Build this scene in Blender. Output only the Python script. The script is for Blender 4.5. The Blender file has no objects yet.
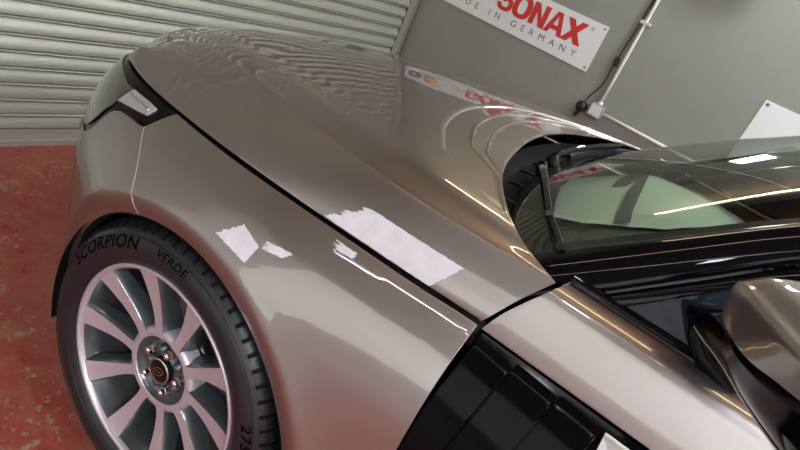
import bpy, bmesh, math, random
import numpy as np
from mathutils import Matrix, Vector

random.seed(7)
PI = math.pi
SC = bpy.context.scene
COL = SC.collection

# ------------------------------------------------------------------ camera
# world: X towards the roller shutter, Y towards the near side, Z up, floor at z = 0
CAM_R = np.array([[-0.71936231, -0.58380435, 0.37641777],
                  [-0.54161403, 0.13210101, -0.83018285],
                  [0.4349392, -0.8010754, -0.41122511]])
cam_d = bpy.data.cameras.new('camera')
cam = bpy.data.objects.new('camera', cam_d)
COL.objects.link(cam)
right, down, fwd = CAM_R[0], CAM_R[1], CAM_R[2]
m = Matrix.Identity(4)
for i in range(3):
    m[i][0], m[i][1], m[i][2] = right[i], -down[i], -fwd[i]
m[0][3], m[1][3], m[2][3] = 0.0, 0.0, 1.5
cam.matrix_world = m
cam_d.sensor_width = 36.0
cam_d.lens = 36.0 * 601.0 / 800.0
cam_d.clip_start = 0.02
SC.camera = cam

# ------------------------------------------------------------------ view, world
SC.view_settings.view_transform = 'Standard'
SC.view_settings.look = 'None'
SC.view_settings.gamma = 1.0
SC.view_settings.use_curve_mapping = False
SC.view_settings.exposure = 1.12
w = bpy.data.worlds.new('world')
SC.world = w
w.use_nodes = True
w.node_tree.nodes['Background'].inputs[0].default_value = (0.8, 0.85, 1.0, 1)
w.node_tree.nodes['Background'].inputs[1].default_value = 0.02

ROOM = dict(x0=-5.0, x1=2.69, y0=-3.80, y1=3.4, h=3.3)

# ------------------------------------------------------------------ materials
MATS = {}


def mat(name, col, rough=0.5, metal=0.0, coat=0.0, emit=None, spec=0.5, coat_rough=0.03):
    mt = bpy.data.materials.new(name)
    mt.use_nodes = True
    b = mt.node_tree.nodes['Principled BSDF']
    b.inputs['Base Color'].default_value = (*col, 1)
    b.inputs['Roughness'].default_value = rough
    b.inputs['Metallic'].default_value = metal
    b.inputs['Coat Weight'].default_value = coat
    b.inputs['Coat Roughness'].default_value = coat_rough
    b.inputs['Specular IOR Level'].default_value = spec
    if emit:
        b.inputs['Emission Color'].default_value = (*emit[:3], 1)
        b.inputs['Emission Strength'].default_value = emit[3]
    MATS[name] = mt
    return mt


def nodes(mt):
    nt = mt.node_tree
    return nt, nt.nodes, nt.links, nt.nodes['Principled BSDF']


def noise(nt, scale, detail=4, rough=0.6, vec=None, dist=0.0):
    n = nt.nodes.new('ShaderNodeTexNoise')
    n.inputs['Scale'].default_value = scale
    n.inputs['Detail'].default_value = detail
    n.inputs['Roughness'].default_value = rough
    n.inputs['Distortion'].default_value = dist
    if vec is not None:
        nt.links.new(vec, n.inputs['Vector'])
    return n


def ramp(nt, src, stops):
    r = nt.nodes.new('ShaderNodeValToRGB')
    cr = r.color_ramp
    while len(cr.elements) < len(stops):
        cr.elements.new(0.5)
    for e, (p, c) in zip(cr.elements, stops):
        e.position = p
        e.color = (*c, 1) if len(c) == 3 else c
    nt.links.new(src, r.inputs['Fac'])
    return r


def mixc(nt, fac, a, b):
    mx = nt.nodes.new('ShaderNodeMix')
    mx.data_type = 'RGBA'
    for sock, v in ((mx.inputs[0], fac), (mx.inputs[6], a), (mx.inputs[7], b)):
        if hasattr(v, 'is_output'):
            nt.links.new(v, sock)
        elif isinstance(v, (int, float)):
            sock.default_value = v
        else:
            sock.default_value = (*v, 1)
    return mx.outputs[2]


def bump(nt, b, src, strength, dist=0.002):
    bp = nt.nodes.new('ShaderNodeBump')
    bp.inputs['Strength'].default_value = strength
    bp.inputs['Distance'].default_value = dist
    nt.links.new(src, bp.inputs['Height'])
    nt.links.new(bp.outputs[0], b.inputs['Normal'])


def objvec(nt):
    return nt.nodes.new('ShaderNodeTexCoord').outputs['Object']


# metallic car paint under clear coat, with fine flake
PAINT = mat('car_paint', (0.47, 0.40, 0.37), rough=0.41, metal=0.96, coat=1.0, coat_rough=0.006)
PAINT.node_tree.nodes['Principled BSDF'].inputs['Coat IOR'].default_value = 2.15
PAINT.node_tree.nodes['Principled BSDF'].inputs['Specular Tint'].default_value = (0.28, 0.25, 0.23, 1)
nt, N, L, B = nodes(PAINT)
fl = noise(nt, 3.0, 2, 0.5, objvec(nt))
L.new(mixc(nt, fl.outputs['Fac'], (0.395, 0.356, 0.346), (0.425, 0.383, 0.372)), B.inputs['Base Color'])

GLOSSBLACK = mat('gloss_black', (0.003, 0.004, 0.007), rough=0.03, spec=0.32)
BLACK = mat('satin_black_plastic', (0.008, 0.008, 0.009), rough=0.5, spec=0.25)
nt, N, L, B = nodes(BLACK)
bump(nt, B, noise(nt, 600, 2, 0.5, objvec(nt)).outputs['Fac'], 0.25, 0.0006)
LINER = mat('wheel_well_felt', (0.008, 0.008, 0.008), rough=0.95, spec=0.1)
RUBBER = mat('tyre_rubber', (0.03, 0.03, 0.034), rough=0.36, spec=0.6)
nt, N, L, B = nodes(RUBBER)
rn = noise(nt, 40, 5, 0.7, objvec(nt))
L.new(mixc(nt, rn.outputs['Fac'], (0.009, 0.009, 0.012), (0.020, 0.020, 0.026)), B.inputs['Base Color'])
LETTER = mat('tyre_lettering', (0.002, 0.002, 0.002), rough=0.8, spec=0.08)
SEAL = mat('seal_rubber', (0.006, 0.006, 0.006), rough=0.6)
MACHINED = mat('machined_alloy', (0.74, 0.68, 0.76), rough=0.38, metal=0.6)
nt, N, L, B = nodes(MACHINED)
bump(nt, B, noise(nt, 300, 2, 0.5, objvec(nt)).outputs['Fac'], 0.1, 0.0003)
DARKALLOY = mat('dark_alloy_paint', (0.10, 0.115, 0.125), rough=0.3, metal=0.6, coat=0.8)
LUG = mat('chromed_lug', (0.75, 0.66, 0.66), rough=0.18, metal=1.0)
DISC = mat('brake_disc_iron', (0.36, 0.31, 0.27), rough=0.35, metal=0.9)
CALIPER = mat('caliper_paint', (0.16, 0.19, 0.24), rough=0.4, metal=0.3)
CAPBLACK = mat('hub_cap_black', (0.008, 0.012, 0.010), rough=0.25, spec=0.2)
CHROME = mat('bright_metal', (0.75, 0.75, 0.77), rough=0.15, metal=1.0)
SILVER = mat('silver_plastic', (0.50, 0.50, 0.50), rough=0.3, metal=0.7, coat=0.6)
LAMPSILVER = mat('lamp_reflector', (0.66, 0.65, 0.72), rough=0.22, metal=0.6, coat=1.0)
LAMPGLASS = mat('lamp_lens', (0.15, 0.145, 0.135), rough=0.08, metal=0.85, coat=1.0)
PALEFILM = mat('polish_residue', (0.80, 0.77, 0.86), rough=0.5)
nt, N, L, B = nodes(PALEFILM)
rn = noise(nt, 35, 4, 0.6, objvec(nt))
L.new(mixc(nt, rn.outputs['Fac'], (0.66, 0.63, 0.72), (0.90, 0.88, 0.95)), B.inputs['Base Color'])
INTERIOR = mat('interior_dark', (0.018, 0.018, 0.018), rough=0.7)
nt, N, L, B = nodes(INTERIOR)
bump(nt, B, noise(nt, 300, 2, 0.5, objvec(nt)).outputs['Fac'], 0.4, 0.001)
SEATTAN = mat('tan_leather', (0.30, 0.17, 0.09), rough=0.5)
HEADLINER = mat('headliner', (0.30, 0.30, 0.28), rough=0.9)

# red painted concrete floor, worn through in patches
FLOOR = mat('red_floor_paint', (0.3, 0.04, 0.035), rough=0.32)
nt, N, L, B = nodes(FLOOR)
ov = objvec(nt)
n1 = noise(nt, 2.2, 8, 0.72, ov, 0.6)
n2 = noise(nt, 9.0, 8, 0.75, ov, 0.4)
n3 = noise(nt, 34.0, 6, 0.7, ov)
base = mixc(nt, n1.outputs['Fac'], (0.27, 0.044, 0.036), (0.44, 0.085, 0.066))
dusty = ramp(nt, n2.outputs['Fac'], [(0.44, (0, 0, 0)), (0.62, (1, 1, 1))])
base2 = mixc(nt, dusty.outputs['Color'], base, (0.36, 0.125, 0.085))
mm = N.new('ShaderNodeMath'); mm.operation = 'MULTIPLY'
L.new(n1.outputs['Fac'], mm.inputs[0]); L.new(n3.outputs['Fac'], mm.inputs[1])
worn = ramp(nt, mm.outputs[0], [(0.300, (0, 0, 0)), (0.335, (0.9, 0.9, 0.9))])
worn_pale = mixc(nt, worn.outputs['Color'], base2, (0.36, 0.27, 0.185))
# added: floor beside the car made paler to cut its red bounce
sx_ = N.new('ShaderNodeSeparateXYZ'); L.new(ov, sx_.inputs[0])
ad = N.new('ShaderNodeMath'); ad.operation = 'MULTIPLY_ADD'; ad.inputs[1].default_value = 0.5
L.new(n1.outputs['Fac'], ad.inputs[0]); L.new(sx_.outputs['Y'], ad.inputs[2])
pale_side = ramp(nt, ad.outputs[0], [(0.55, (0, 0, 0)), (0.95, (0.85, 0.85, 0.85))])
worn_pale = mixc(nt, pale_side.outputs['Color'], worn_pale, (0.30, 0.24, 0.235))
L.new(worn_pale, B.inputs['Base Color'])
rr = ramp(nt, n2.outputs['Fac'], [(0.3, (0.22, 0.22, 0.22)), (0.7, (0.5, 0.5, 0.5))])
L.new(rr.outputs['Color'], B.inputs['Roughness'])
bump(nt, B, n3.outputs['Fac'], 0.25, 0.002)

# painted grey wall
WALL = mat('grey_wall_paint', (0.235, 0.232, 0.20), rough=0.55)
nt, N, L, B = nodes(WALL)
ov = objvec(nt)
n1 = noise(nt, 1.6, 5, 0.6, ov)
n2 = noise(nt, 5.0, 3, 0.5, ov)
c1 = mixc(nt, n1.outputs['Fac'], (0.252, 0.256, 0.220), (0.300, 0.304, 0.264))
sm = ramp(nt, n2.outputs['Fac'], [(0.66, (0, 0, 0)), (0.78, (0.35, 0.35, 0.35))])
L.new(mixc(nt, sm.outputs['Color'], c1, (0.17, 0.168, 0.15)), B.inputs['Base Color'])
bump(nt, B, noise(nt, 120, 3, 0.6, ov).outputs['Fac'], 0.12, 0.001)
CEIL = mat('ceiling_board', (0.20, 0.135, 0.075), rough=0.8)
nt, N, L, B = nodes(CEIL)
ov = objvec(nt)
L.new(mixc(nt, noise(nt, 0.8, 4, 0.6, ov).outputs['Fac'], (0.12, 0.064, 0.026), (0.19, 0.108, 0.050)), B.inputs['Base Color'])
WALL2 = mat('pale_wall_paint', (0.7, 0.7, 0.7), rough=0.7)
nt, N, L, B = nodes(WALL2)
ov = objvec(nt)
L.new(mixc(nt, noise(nt, 1.0, 4, 0.6, ov).outputs['Fac'], (0.66, 0.64, 0.63), (0.76, 0.75, 0.73)), B.inputs['Base Color'])

# galvanised / painted shutter laths
SLAT = mat('shutter_lath', (0.44, 0.455, 0.40), rough=0.40, metal=0.35)
nt, N, L, B = nodes(SLAT)
ov = objvec(nt)
mp = N.new('ShaderNodeMapping'); mp.inputs['Scale'].default_value = (1, 0.25, 1)
L.new(ov, mp.inputs['Vector'])
n1 = noise(nt, 6, 5, 0.6, mp.outputs[0])
L.new(mixc(nt, n1.outputs['Fac'], (0.40, 0.415, 0.36), (0.50, 0.515, 0.455)), B.inputs['Base Color'])
RAIL = mat('guide_rail_paint', (0.33, 0.32, 0.27), rough=0.5, metal=0.2)

SIGNWHITE = mat('banner_white', (0.78, 0.79, 0.81), rough=0.45)
SIGNRED = mat('banner_red', (0.62, 0.035, 0.03), rough=0.45)
SIGNGREY = mat('banner_grey', (0.09, 0.09, 0.10), rough=0.5)
SIGNMID = mat('banner_pale_grey', (0.28, 0.28, 0.30), rough=0.5)
SIGNORANGE = mat('banner_orange', (0.75, 0.24, 0.02), rough=0.45)
SIGNYELLOW = mat('banner_yellow', (0.75, 0.50, 0.05), rough=0.45)
SIGNDARK = mat('banner_black', (0.03, 0.035, 0.035), rough=0.5)
CONDUIT = mat('conduit_white', (0.72, 0.70, 0.66), rough=0.4)
BOXGREY = mat('junction_box_grey', (0.36, 0.40, 0.42), rough=0.3)
CABLE = mat('cable_black', (0.01, 0.01, 0.01), rough=0.5)
EYELET = mat('eyelet_metal', (0.25, 0.23, 0.18), rough=0.35, metal=0.9)
LEDWHITE = mat('led_panel_light', (0.8, 0.8, 0.8), emit=(0.90, 0.96, 1.0, 17.0))
TUBEWARM = mat('warm_tube_light', (0.8, 0.7, 0.5), emit=(1.0, 0.74, 0.44, 11.0))
TUBEWHITE = mat('cool_tube_light', (0.8, 0.8, 0.8), emit=(0.93, 0.97, 1.0, 7.0))
FILLPANEL = mat('translucent_daylight_panel', (0.8, 0.8, 0.8), rough=0.6, emit=(0.96, 1.0, 0.97, 0.36))  # even glow of the added side-light door
FILLPALE = mat('pale_door_paint', (0.62, 0.56, 0.60), rough=0.5)  # pale lower part of the added door, bounces light onto wing and wheels
VENTBLACK = mat('vent_black', (0.003, 0.003, 0.004), rough=0.10, spec=0.16)
SEAMLIGHT = mat('pale_seam_filler', (0.75, 0.72, 0.66), rough=0.6)
FLOODWHITE = mat('floodlight_face', (0.8, 0.8, 0.8), emit=(0.90, 0.98, 1.0, 9.0))
SCUTTLE = mat('scuttle_plastic', (0.007, 0.008, 0.009), rough=0.75, spec=0.12)
SILVERTRIM = mat('satin_silver_trim', (0.62, 0.62, 0.62), rough=0.4, metal=0.4)
LAMPBODY = mat('lamp_body', (0.5, 0.5, 0.5), rough=0.5)

REFLPALE = mat('pale_dash_leather', (0.36, 0.40, 0.34), rough=0.7)  # wall tone reflected in the windscreen, put in as a colour
SIDEGLASS = mat('tinted_side_glass', (0.012, 0.020, 0.034), rough=0.04, spec=0.3)
# window glass: fresnel mix of clear tinted transmission and mirror reflection
GLASS = bpy.data.materials.new('car_glass')
GLASS.use_nodes = True
nt = GLASS.node_tree
for n_ in list(nt.nodes):
    nt.nodes.remove(n_)
out = nt.nodes.new('ShaderNodeOutputMaterial')
tr = nt.nodes.new('ShaderNodeBsdfTransparent'); tr.inputs[0].default_value = (0.78, 0.88, 0.80, 1)
gl = nt.nodes.new('ShaderNodeBsdfGlossy'); gl.inputs['Roughness'].default_value = 0.0
fr = nt.nodes.new('ShaderNodeFresnel')
geo = nt.nodes.new('ShaderNodeNewGeometry')
mr = nt.nodes.new('ShaderNodeMapRange')
mr.inputs['To Min'].default_value = 1.7
mr.inputs['To Max'].default_value = 1 / 1.7
nt.links.new(geo.outputs['Backfacing'], mr.inputs['Value'])
nt.links.new(mr.outputs[0], fr.inputs['IOR'])
ms = nt.nodes.new('ShaderNodeMixShader')
nt.links.new(fr.outputs[0], ms.inputs[0])
nt.links.new(tr.outputs[0], ms.inputs[1])
nt.links.new(gl.outputs[0], ms.inputs[2])
nt.links.new(ms.outputs[0], out.inputs[0])
MATS['car_glass'] = GLASS


# ------------------------------------------------------------------ helpers
def tag(o, label=None, cat=None, group=None, kind=None):
    if label: o['label'] = label
    if cat: o['category'] = cat
    if group: o['group'] = group
    if kind: o['kind'] = kind
    return o


def empty(name, loc=(0, 0, 0), rz=0.0, parent=None):
    o = bpy.data.objects.new(name, None)
    COL.objects.link(o)
    o.location = loc
    o.rotation_euler = (0, 0, rz)
    o.empty_display_size = 0.1
    if parent: o.parent = parent
    return o


def link_mesh(name, me, mats, parent=None):
    if not isinstance(mats, (list, tuple)): mats = [mats]
    for x in mats: me.materials.append(x)
    o = bpy.data.objects.new(name, me)
    COL.objects.link(o)
    if parent: o.parent = parent
    return o


def mesh_obj(name, verts, faces, mats, parent=None, smooth=True, fmat=None):
    me = bpy.data.meshes.new(name)
    me.from_pydata([tuple(float(c) for c in v) for v in verts], [], faces)
    if smooth:
        me.polygons.foreach_set('use_smooth', [True] * len(me.polygons))
    if fmat:
        me.polygons.foreach_set('material_index', fmat)
    me.update()
    return link_mesh(name, me, mats, parent)


def bm_obj(name, bm, mats, parent=None, smooth=False):
    me = bpy.data.meshes.new(name)
    bm.normal_update()
    bm.to_mesh(me)
    bm.free()
    if smooth:
        me.polygons.foreach_set('use_smooth', [True] * len(me.polygons))
    return link_mesh(name, me, mats, parent)


def grid(name, P, mt, parent=None, solid=0.0, flip=False, bevel=0.0, close_u=False, close_v=False, ref=(-1.5, 0, .55)):
    P = np.asarray(P, float)
    if solid and ref is not None:      # outward side away from the reference point
        du = P[1:, :-1] - P[:-1, :-1]; dv = P[:-1, 1:] - P[:-1, :-1]
        nn = np.cross(dv, du)
        flip = float((nn * (P[:-1, :-1] - np.array(ref))).sum()) < 0
    nu, nv = P.shape[:2]
    faces = []
    for i in range(nu if close_u else nu - 1):
        for j in range(nv if close_v else nv - 1):
            a, b = i * nv + j, i * nv + (j + 1) % nv
            c, d = ((i + 1) % nu) * nv + (j + 1) % nv, ((i + 1) % nu) * nv + j
            faces.append((a, d, c, b) if flip else (a, b, c, d))
    o = mesh_obj(name, P.reshape(-1, 3), faces, mt, parent)
    if solid:
        s = o.modifiers.new('thickness', 'SOLIDIFY')
        s.thickness = solid
        s.offset = -1
    if bevel:
        bv = o.modifiers.new('edge', 'BEVEL')
        bv.width = bevel; bv.segments = 2; bv.limit_method = 'ANGLE'
        bv.angle_limit = math.radians(50); bv.harden_normals = False
    if solid:
        es = o.modifiers.new('split', 'EDGE_SPLIT')
        es.split_angle = math.radians(38)
    return o


def catmull(pts, q):
    """non-uniform catmull-rom through pts evaluated at chord fractions q (0..1)"""
    pts = np.asarray(pts, float)
    s = np.concatenate([[0], np.cumsum(np.maximum(np.linalg.norm(np.diff(pts, axis=0), axis=1), 1e-9))])
    s /= s[-1]
    n = len(pts)
    tan = np.zeros_like(pts)
    for i in range(n):
        if i == 0: tan[i] = (pts[1] - pts[0]) / (s[1] - s[0])
        elif i == n - 1: tan[i] = (pts[-1] - pts[-2]) / (s[-1] - s[-2])
        else:
            h0, h1 = s[i] - s[i - 1], s[i + 1] - s[i]
            d0, d1 = (pts[i] - pts[i - 1]) / h0, (pts[i + 1] - pts[i]) / h1
            tan[i] = (d0 * h1 + d1 * h0) / (h0 + h1)
    q = np.clip(np.asarray(q, float), 0, 1)
    k = np.clip(np.searchsorted(s, q, side='right') - 1, 0, n - 2)
    h = (s[k + 1] - s[k])[:, None]
    t = ((q - s[k]) / (s[k + 1] - s[k]))[:, None]
    return ((2 * t**3 - 3 * t**2 + 1) * pts[k] + (t**3 - 2 * t**2 + t) * h * tan[k]
            + (-2 * t**3 + 3 * t**2) * pts[k + 1] + (t**3 - t**2) * h * tan[k + 1])


def loft(curves, nu, nv):
    """curves: list of control polylines -> grid [nu along][nv across]"""
    C = np.array([catmull(c, np.linspace(0, 1, nu)) for c in curves])
    return np.array([catmull(C[:, i], np.linspace(0, 1, nv)) for i in range(nu)])


def box_bm(bm, c, s, rot=None):
    r = bmesh.ops.create_cube(bm, size=1.0)
    M = Matrix.Translation(Vector(c)) @ (rot.to_4x4() if rot is not None else Matrix.Identity(4)) @ Matrix.Diagonal((*s, 1))
    bmesh.ops.transform(bm, matrix=M, verts=r['verts'])
    return r['verts']


def box(name, c, s, mt, parent=None, rot=None, bevel=0.0):
    bm = bmesh.new()
    box_bm(bm, c, s, rot)
    if bevel:
        bmesh.ops.bevel(bm, geom=bm.edges[:], offset=bevel, segments=2, affect='EDGES')
    return bm_obj(name, bm, mt, parent)


def tube_pts(path, rad, n=10, caps=True):
    path = np.asarray(path, float)
    rad = np.broadcast_to(np.asarray(rad, float), (len(path),))
    T = np.gradient(path, axis=0)
    T /= np.linalg.norm(T, axis=1)[:, None]
    ref = np.array([0, 0, 1.0]) if abs(T[0][2]) < 0.9 else np.array([1.0, 0, 0])
    V, F = [], []
    nrm = np.cross(T[0], ref); nrm /= np.linalg.norm(nrm)
    for i in range(len(path)):
        nrm = nrm - T[i] * (nrm @ T[i]); nrm /= np.linalg.norm(nrm)
        bn = np.cross(T[i], nrm)
        for k in range(n):
            a = 2 * PI * k / n
            V.append(path[i] + rad[i] * (math.cos(a) * nrm + math.sin(a) * bn))
    for i in range(len(path) - 1):
        for k in range(n):
            F.append((i * n + k, i * n + (k + 1) % n, (i + 1) * n + (k + 1) % n, (i + 1) * n + k))
    if caps:
        F.append(tuple(reversed(range(n)))); F.append(tuple(range((len(path) - 1) * n, len(path) * n)))
    return V, F


def tube(name, path, rad, mt, parent=None, n=10):
    V, F = tube_pts(path, rad, n)
    return mesh_obj(name, V, F, mt, parent)


def lathe_y(name, prof, mt, parent=None, n=96, center=(0, 0, 0), flip=False):
    """profile of (r, y) turned about the Y axis"""
    P = np.array([[(r * math.cos(2 * PI * i / n) + center[0], y + center[1], r * math.sin(2 * PI * i / n) + center[2])
                   for (r, y) in prof] for i in range(n)])
    return grid(name, P, mt, parent, close_u=True, flip=flip)


def prism(name, outline, y0, y1, mt, parent=None, axes='xz', bevel=0.0):
    """extrude a 2-D outline between two planes; axes picks the outline's plane"""
    bm = bmesh.new()
    def pt(a, b, d):
        return {'xz': (a, d, b), 'xy': (a, b, d), 'yz': (d, a, b)}[axes]
    lo = [bm.verts.new(pt(a, b, y0)) for a, b in outline]
    hi = [bm.verts.new(pt(a, b, y1)) for a, b in outline]
    n = len(outline)
    bm.faces.new(lo); bm.faces.new(list(reversed(hi)))
    for i in range(n):
        bm.faces.new((lo[i], hi[i], hi[(i + 1) % n], lo[(i + 1) % n]))
    bmesh.ops.recalc_face_normals(bm, faces=bm.faces[:])
    if bevel:
        bmesh.ops.bevel(bm, geom=bm.edges[:], offset=bevel, segments=1, affect='EDGES')
    return bm_obj(name, bm, mt, parent)


def text_mesh(body, size, extrude=0.0005, offset=0.0, spacing=1.0, shear=0.0):
    cu = bpy.data.curves.new('lettering', 'FONT')
    cu.body = body; cu.size = size; cu.extrude = extrude; cu.offset = offset
    cu.space_character = spacing; cu.shear = shear; cu.resolution_u = 6
    tmp = bpy.data.objects.new('lettering', cu)
    COL.objects.link(tmp)
    dg = bpy.context.evaluated_depsgraph_get()
    me = bpy.data.meshes.new_from_object(tmp.evaluated_get(dg))
    bpy.data.objects.remove(tmp)
    bpy.data.curves.remove(cu)
    return me


# ================================================================== THE ROOM
R = ROOM
XS = R['x1']


def struct(name, o_fn):
    o = o_fn
    o['kind'] = 'structure'
    return o


struct('floor', box('floor', ((R['x0'] + 3.4) / 2, (R['y0'] + R['y1']) / 2, -0.06), (3.4 - R['x0'], R['y1'] - R['y0'] + 0.4, 0.12), FLOOR))
struct('c', box('ceiling', ((R['x0'] + 3.4) / 2, (R['y0'] + R['y1']) / 2, R['h'] + 0.06), (3.4 - R['x0'], R['y1'] - R['y0'] + 0.4, 0.12), CEIL))
struct('w', box('wall_right', ((R['x0'] + 3.4) / 2, R['y0'] - 0.1, R['h'] / 2), (3.4 - R['x0'], 0.2, R['h']), WALL))
struct('w', box('wall_left', ((R['x0'] + 3.4) / 2, R['y1'] + 0.1, R['h'] / 2), (3.4 - R['x0'], 0.2, R['h']), WALL2))
struct('w', box('wall_rear', (R['x0'] - 0.1, (R['y0'] + R['y1']) / 2, R['h'] / 2), (0.2, R['y1'] - R['y0'] + 0.4, R['h']), WALL2))
# front wall: pier left of the shutter and lintel above it
SH_Y0, SH_Y1, SH_TOP = -3.70, 1.35, 2.80
struct('w', box('wall_front', (XS + 0.16, (SH_Y1 + 0.06 + R['y1']) / 2, R['h'] / 2), (0.2, R['y1'] - SH_Y1 - 0.06, R['h']), WALL2))
struct('w', box('trim_1', (XS + 0.16, (SH_Y0 + SH_Y1) / 2, (SH_TOP + R['h']) / 2), (0.2, SH_Y1 - SH_Y0 + 0.16, R['h'] - SH_TOP), WALL))

# added unseen glowing door in the left wall, lights the car's near side
d2 = empty('door_2', (-0.35, R['y1'], 0)); tag(d2, kind='structure')
for k in range(6):
    box('translucent_panel', (0, -0.02, 0.57 + k * 0.45), (5.3, 0.02, 0.44), FILLPANEL, d2)
for k in range(7):
    box('door_bar', (0, -0.022, 0.345 + k * 0.45), (5.3, 0.03, 0.012), LAMPBODY, d2)
for k in range(1):
    box('door_panel', (0, -0.02, 0.17), (5.3, 0.02, 0.33), FILLPALE, d2)

# roller shutter
door = empty('door_1', (XS, (SH_Y0 + SH_Y1) / 2, 0))
tag(door, kind='structure')
PITCH = 0.0742
hw = (SH_Y1 - SH_Y0) / 2
prof = [(0.014, 0.0), (-0.0050, -0.0006), (-0.0100, -0.0020), (-0.0118, -0.0050), (-0.0100, -0.0080), (-0.0050, -0.0096), (0.0050, -0.0106)]
for k in range(13):
    t = k / 12
    zz = -0.0114 - t * (PITCH - 0.0114 - 0.0060)
    prof.append((0.0095 - 0.0205 * math.sin(t * PI / 2) ** 1.35, zz))
prof += [(-0.0090, -PITCH + 0.0048), (0.004, -PITCH + 0.0042), (0.018, -PITCH + 0.0040), (0.020, -PITCH - 0.001)]
V, F = [], []
for s_ in (-hw, hw):
    V += [(x, s_, z) for x, z in prof]
    V += [(x + 0.0016, s_, z) for x, z in prof]
n = len(prof)
for i in range(n - 1):
    F.append((i, i + 1, 2 * n + i + 1, 2 * n + i))
    F.append((n + i, 3 * n + i, 3 * n + i + 1, n + i + 1))
slat_me = None
kk = 0
zt = 0.0819 + PITCH
while zt < SH_TOP + 0.01:
    if slat_me is None:
        o = mesh_obj('slat', V, F, SLAT, door)
        es = o.modifiers.new('split', 'EDGE_SPLIT'); es.split_angle = math.radians(45)
        slat_me = o.data
    else:
        o = bpy.data.objects.new('slat', slat_me); COL.objects.link(o); o.parent = door
        es = o.modifiers.new('split', 'EDGE_SPLIT'); es.split_angle = math.radians(45)
    o.location = (0, 0, zt)
    zt += PITCH
# bottom bar of the shutter (T section) and guide rails
bm = bmesh.new()
box_bm(bm, (0.0, 0, 0.052), (0.014, 2 * hw, 0.056))
box_bm(bm, (-0.006, 0, 0.012), (0.034, 2 * hw, 0.024))
bm_obj('bottom_bar', bm, SLAT, door)
bm = bmesh.new()
yr = SH_Y0 - (SH_Y0 + SH_Y1) / 2
box_bm(bm, (-0.012, yr - 0.03, SH_TOP / 2), (0.006, 0.062, SH_TOP))
box_bm(bm, (0.014, yr - 0.06, SH_TOP / 2), (0.052, 0.006, SH_TOP))
box_bm(bm, (0.034, yr - 0.03, SH_TOP / 2), (0.006, 0.062, SH_TOP))
box_bm(bm, (-0.02, yr - 0.0635, SH_TOP / 2), (0.02, 0.006, SH_TOP))
bm_obj('guide_rail', bm, RAIL, door)
bm = bmesh.new()
box_bm(bm, (-0.012, -yr + 0.03, SH_TOP / 2), (0.006, 0.062, SH_TOP))
box_bm(bm, (0.034, -yr + 0.03, SH_TOP / 2), (0.006, 0.062, SH_TOP))
box_bm(bm, (0.014, -yr + 0.06, SH_TOP / 2), (0.052, 0.006, SH_TOP))
bm_obj('guide_rail', bm, RAIL, door)
# corner closer behind the rail
struct('t', box('trim_2', (XS + 0.10, SH_Y0 - 0.085, R['h'] / 2), (0.09, 0.04, R['h']), RAIL))

# ------------------------------------------------------------------ banner on the right wall
YW = R['y0']
bx1, bx0, bz0, bz1 = 1.31, 2.64, 1.188, 1.475
ban = empty('banner', ((bx0 + bx1) / 2, YW, bz0))
tag(ban, 'long white advertising banner with bold red capitals and two round emblems', 'banner')
bc = (bx0 + bx1) / 2
bm = bmesh.new()
box_bm(bm, (0, 0.004, (bz1 - bz0) / 2), (bx0 - bx1, 0.004, bz1 - bz0))
bm_obj('banner_sheet', bm, SIGNWHITE, ban)
for ex in (-(bx0 - bx1) / 2 + 0.022, (bx0 - bx1) / 2 - 0.022):
    for ez in (0.02, bz1 - bz0 - 0.02):
        lathe_y('eyelet', [(0.0, 0.009), (0.004, 0.009), (0.0065, 0.008), (0.008, 0.006)], EYELET, ban, 16, (ex, 0, ez))


def wall_text(body, x_left, x_right, z0, height, mt, parent, origin, name, offset=0.0, spacing=1.0, y=0.0068, shear=0.0):
    """lettering read by someone facing the right wall (left of the text at larger x)"""
    me = text_mesh(body, 1.0, 0.0, offset, spacing, shear)
    co = np.empty(3 * len(me.vertices)); me.vertices.foreach_get('co', co); co = co.reshape(-1, 3)
    mn, mx = co.min(0), co.max(0)
    sx = (x_left - x_right) / (mx[0] - mn[0]); sz = height / (mx[1] - mn[1])
    new = np.stack([x_left - (co[:, 0] - mn[0]) * sx - origin[0], np.full(len(co), y), z0 + (co[:, 1] - mn[1]) * sz - origin[2]], 1)
    me.vertices.foreach_set('co', new.ravel()); me.update()
    return link_mesh(name, me, mt, parent)


org = (bc, YW, bz0)


def split_letters(o, name):
    """one object per separate letter"""
    me = o.data; n_ = len(me.vertices); par = list(range(n_))
    def find(a):
        while par[a] != a:
            par[a] = par[par[a]]; a = par[a]
        return a
    for e_ in me.edges:
        a, b = find(e_.vertices[0]), find(e_.vertices[1])
        if a != b: par[a] = b
    groups = {}
    for p in me.polygons: groups.setdefault(find(p.vertices[0]), []).append(tuple(p.vertices))
    for g in sorted(groups):
        idx = {}; F_ = []
        for f in groups[g]:
            F_.append(tuple(idx.setdefault(v, len(idx)) for v in f))
        mesh_obj(name, [tuple(me.vertices[v].co) for v in idx], F_, me.materials[0], o.parent, smooth=False)
    bpy.data.objects.remove(o)
# bold capitals drawn as outlines (unit box, x right, y up)


def poly_letter(polys, name, x_left, wd, z0, ht, mt, parent, org, y0=0.006, y1=0.0075, sh=0.0):
    V, F = [], []
    for kq, poly in enumerate(polys):
        b = len(V)
        V += [(x_left - (a + sh * c) * wd - org[0], y1 + kq * 2e-5, z0 + c * ht - org[2]) for a, c in poly]
        F.append(tuple(range(b, b + len(poly))))
    return mesh_obj(name, V, F, mt, parent, smooth=False)


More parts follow.
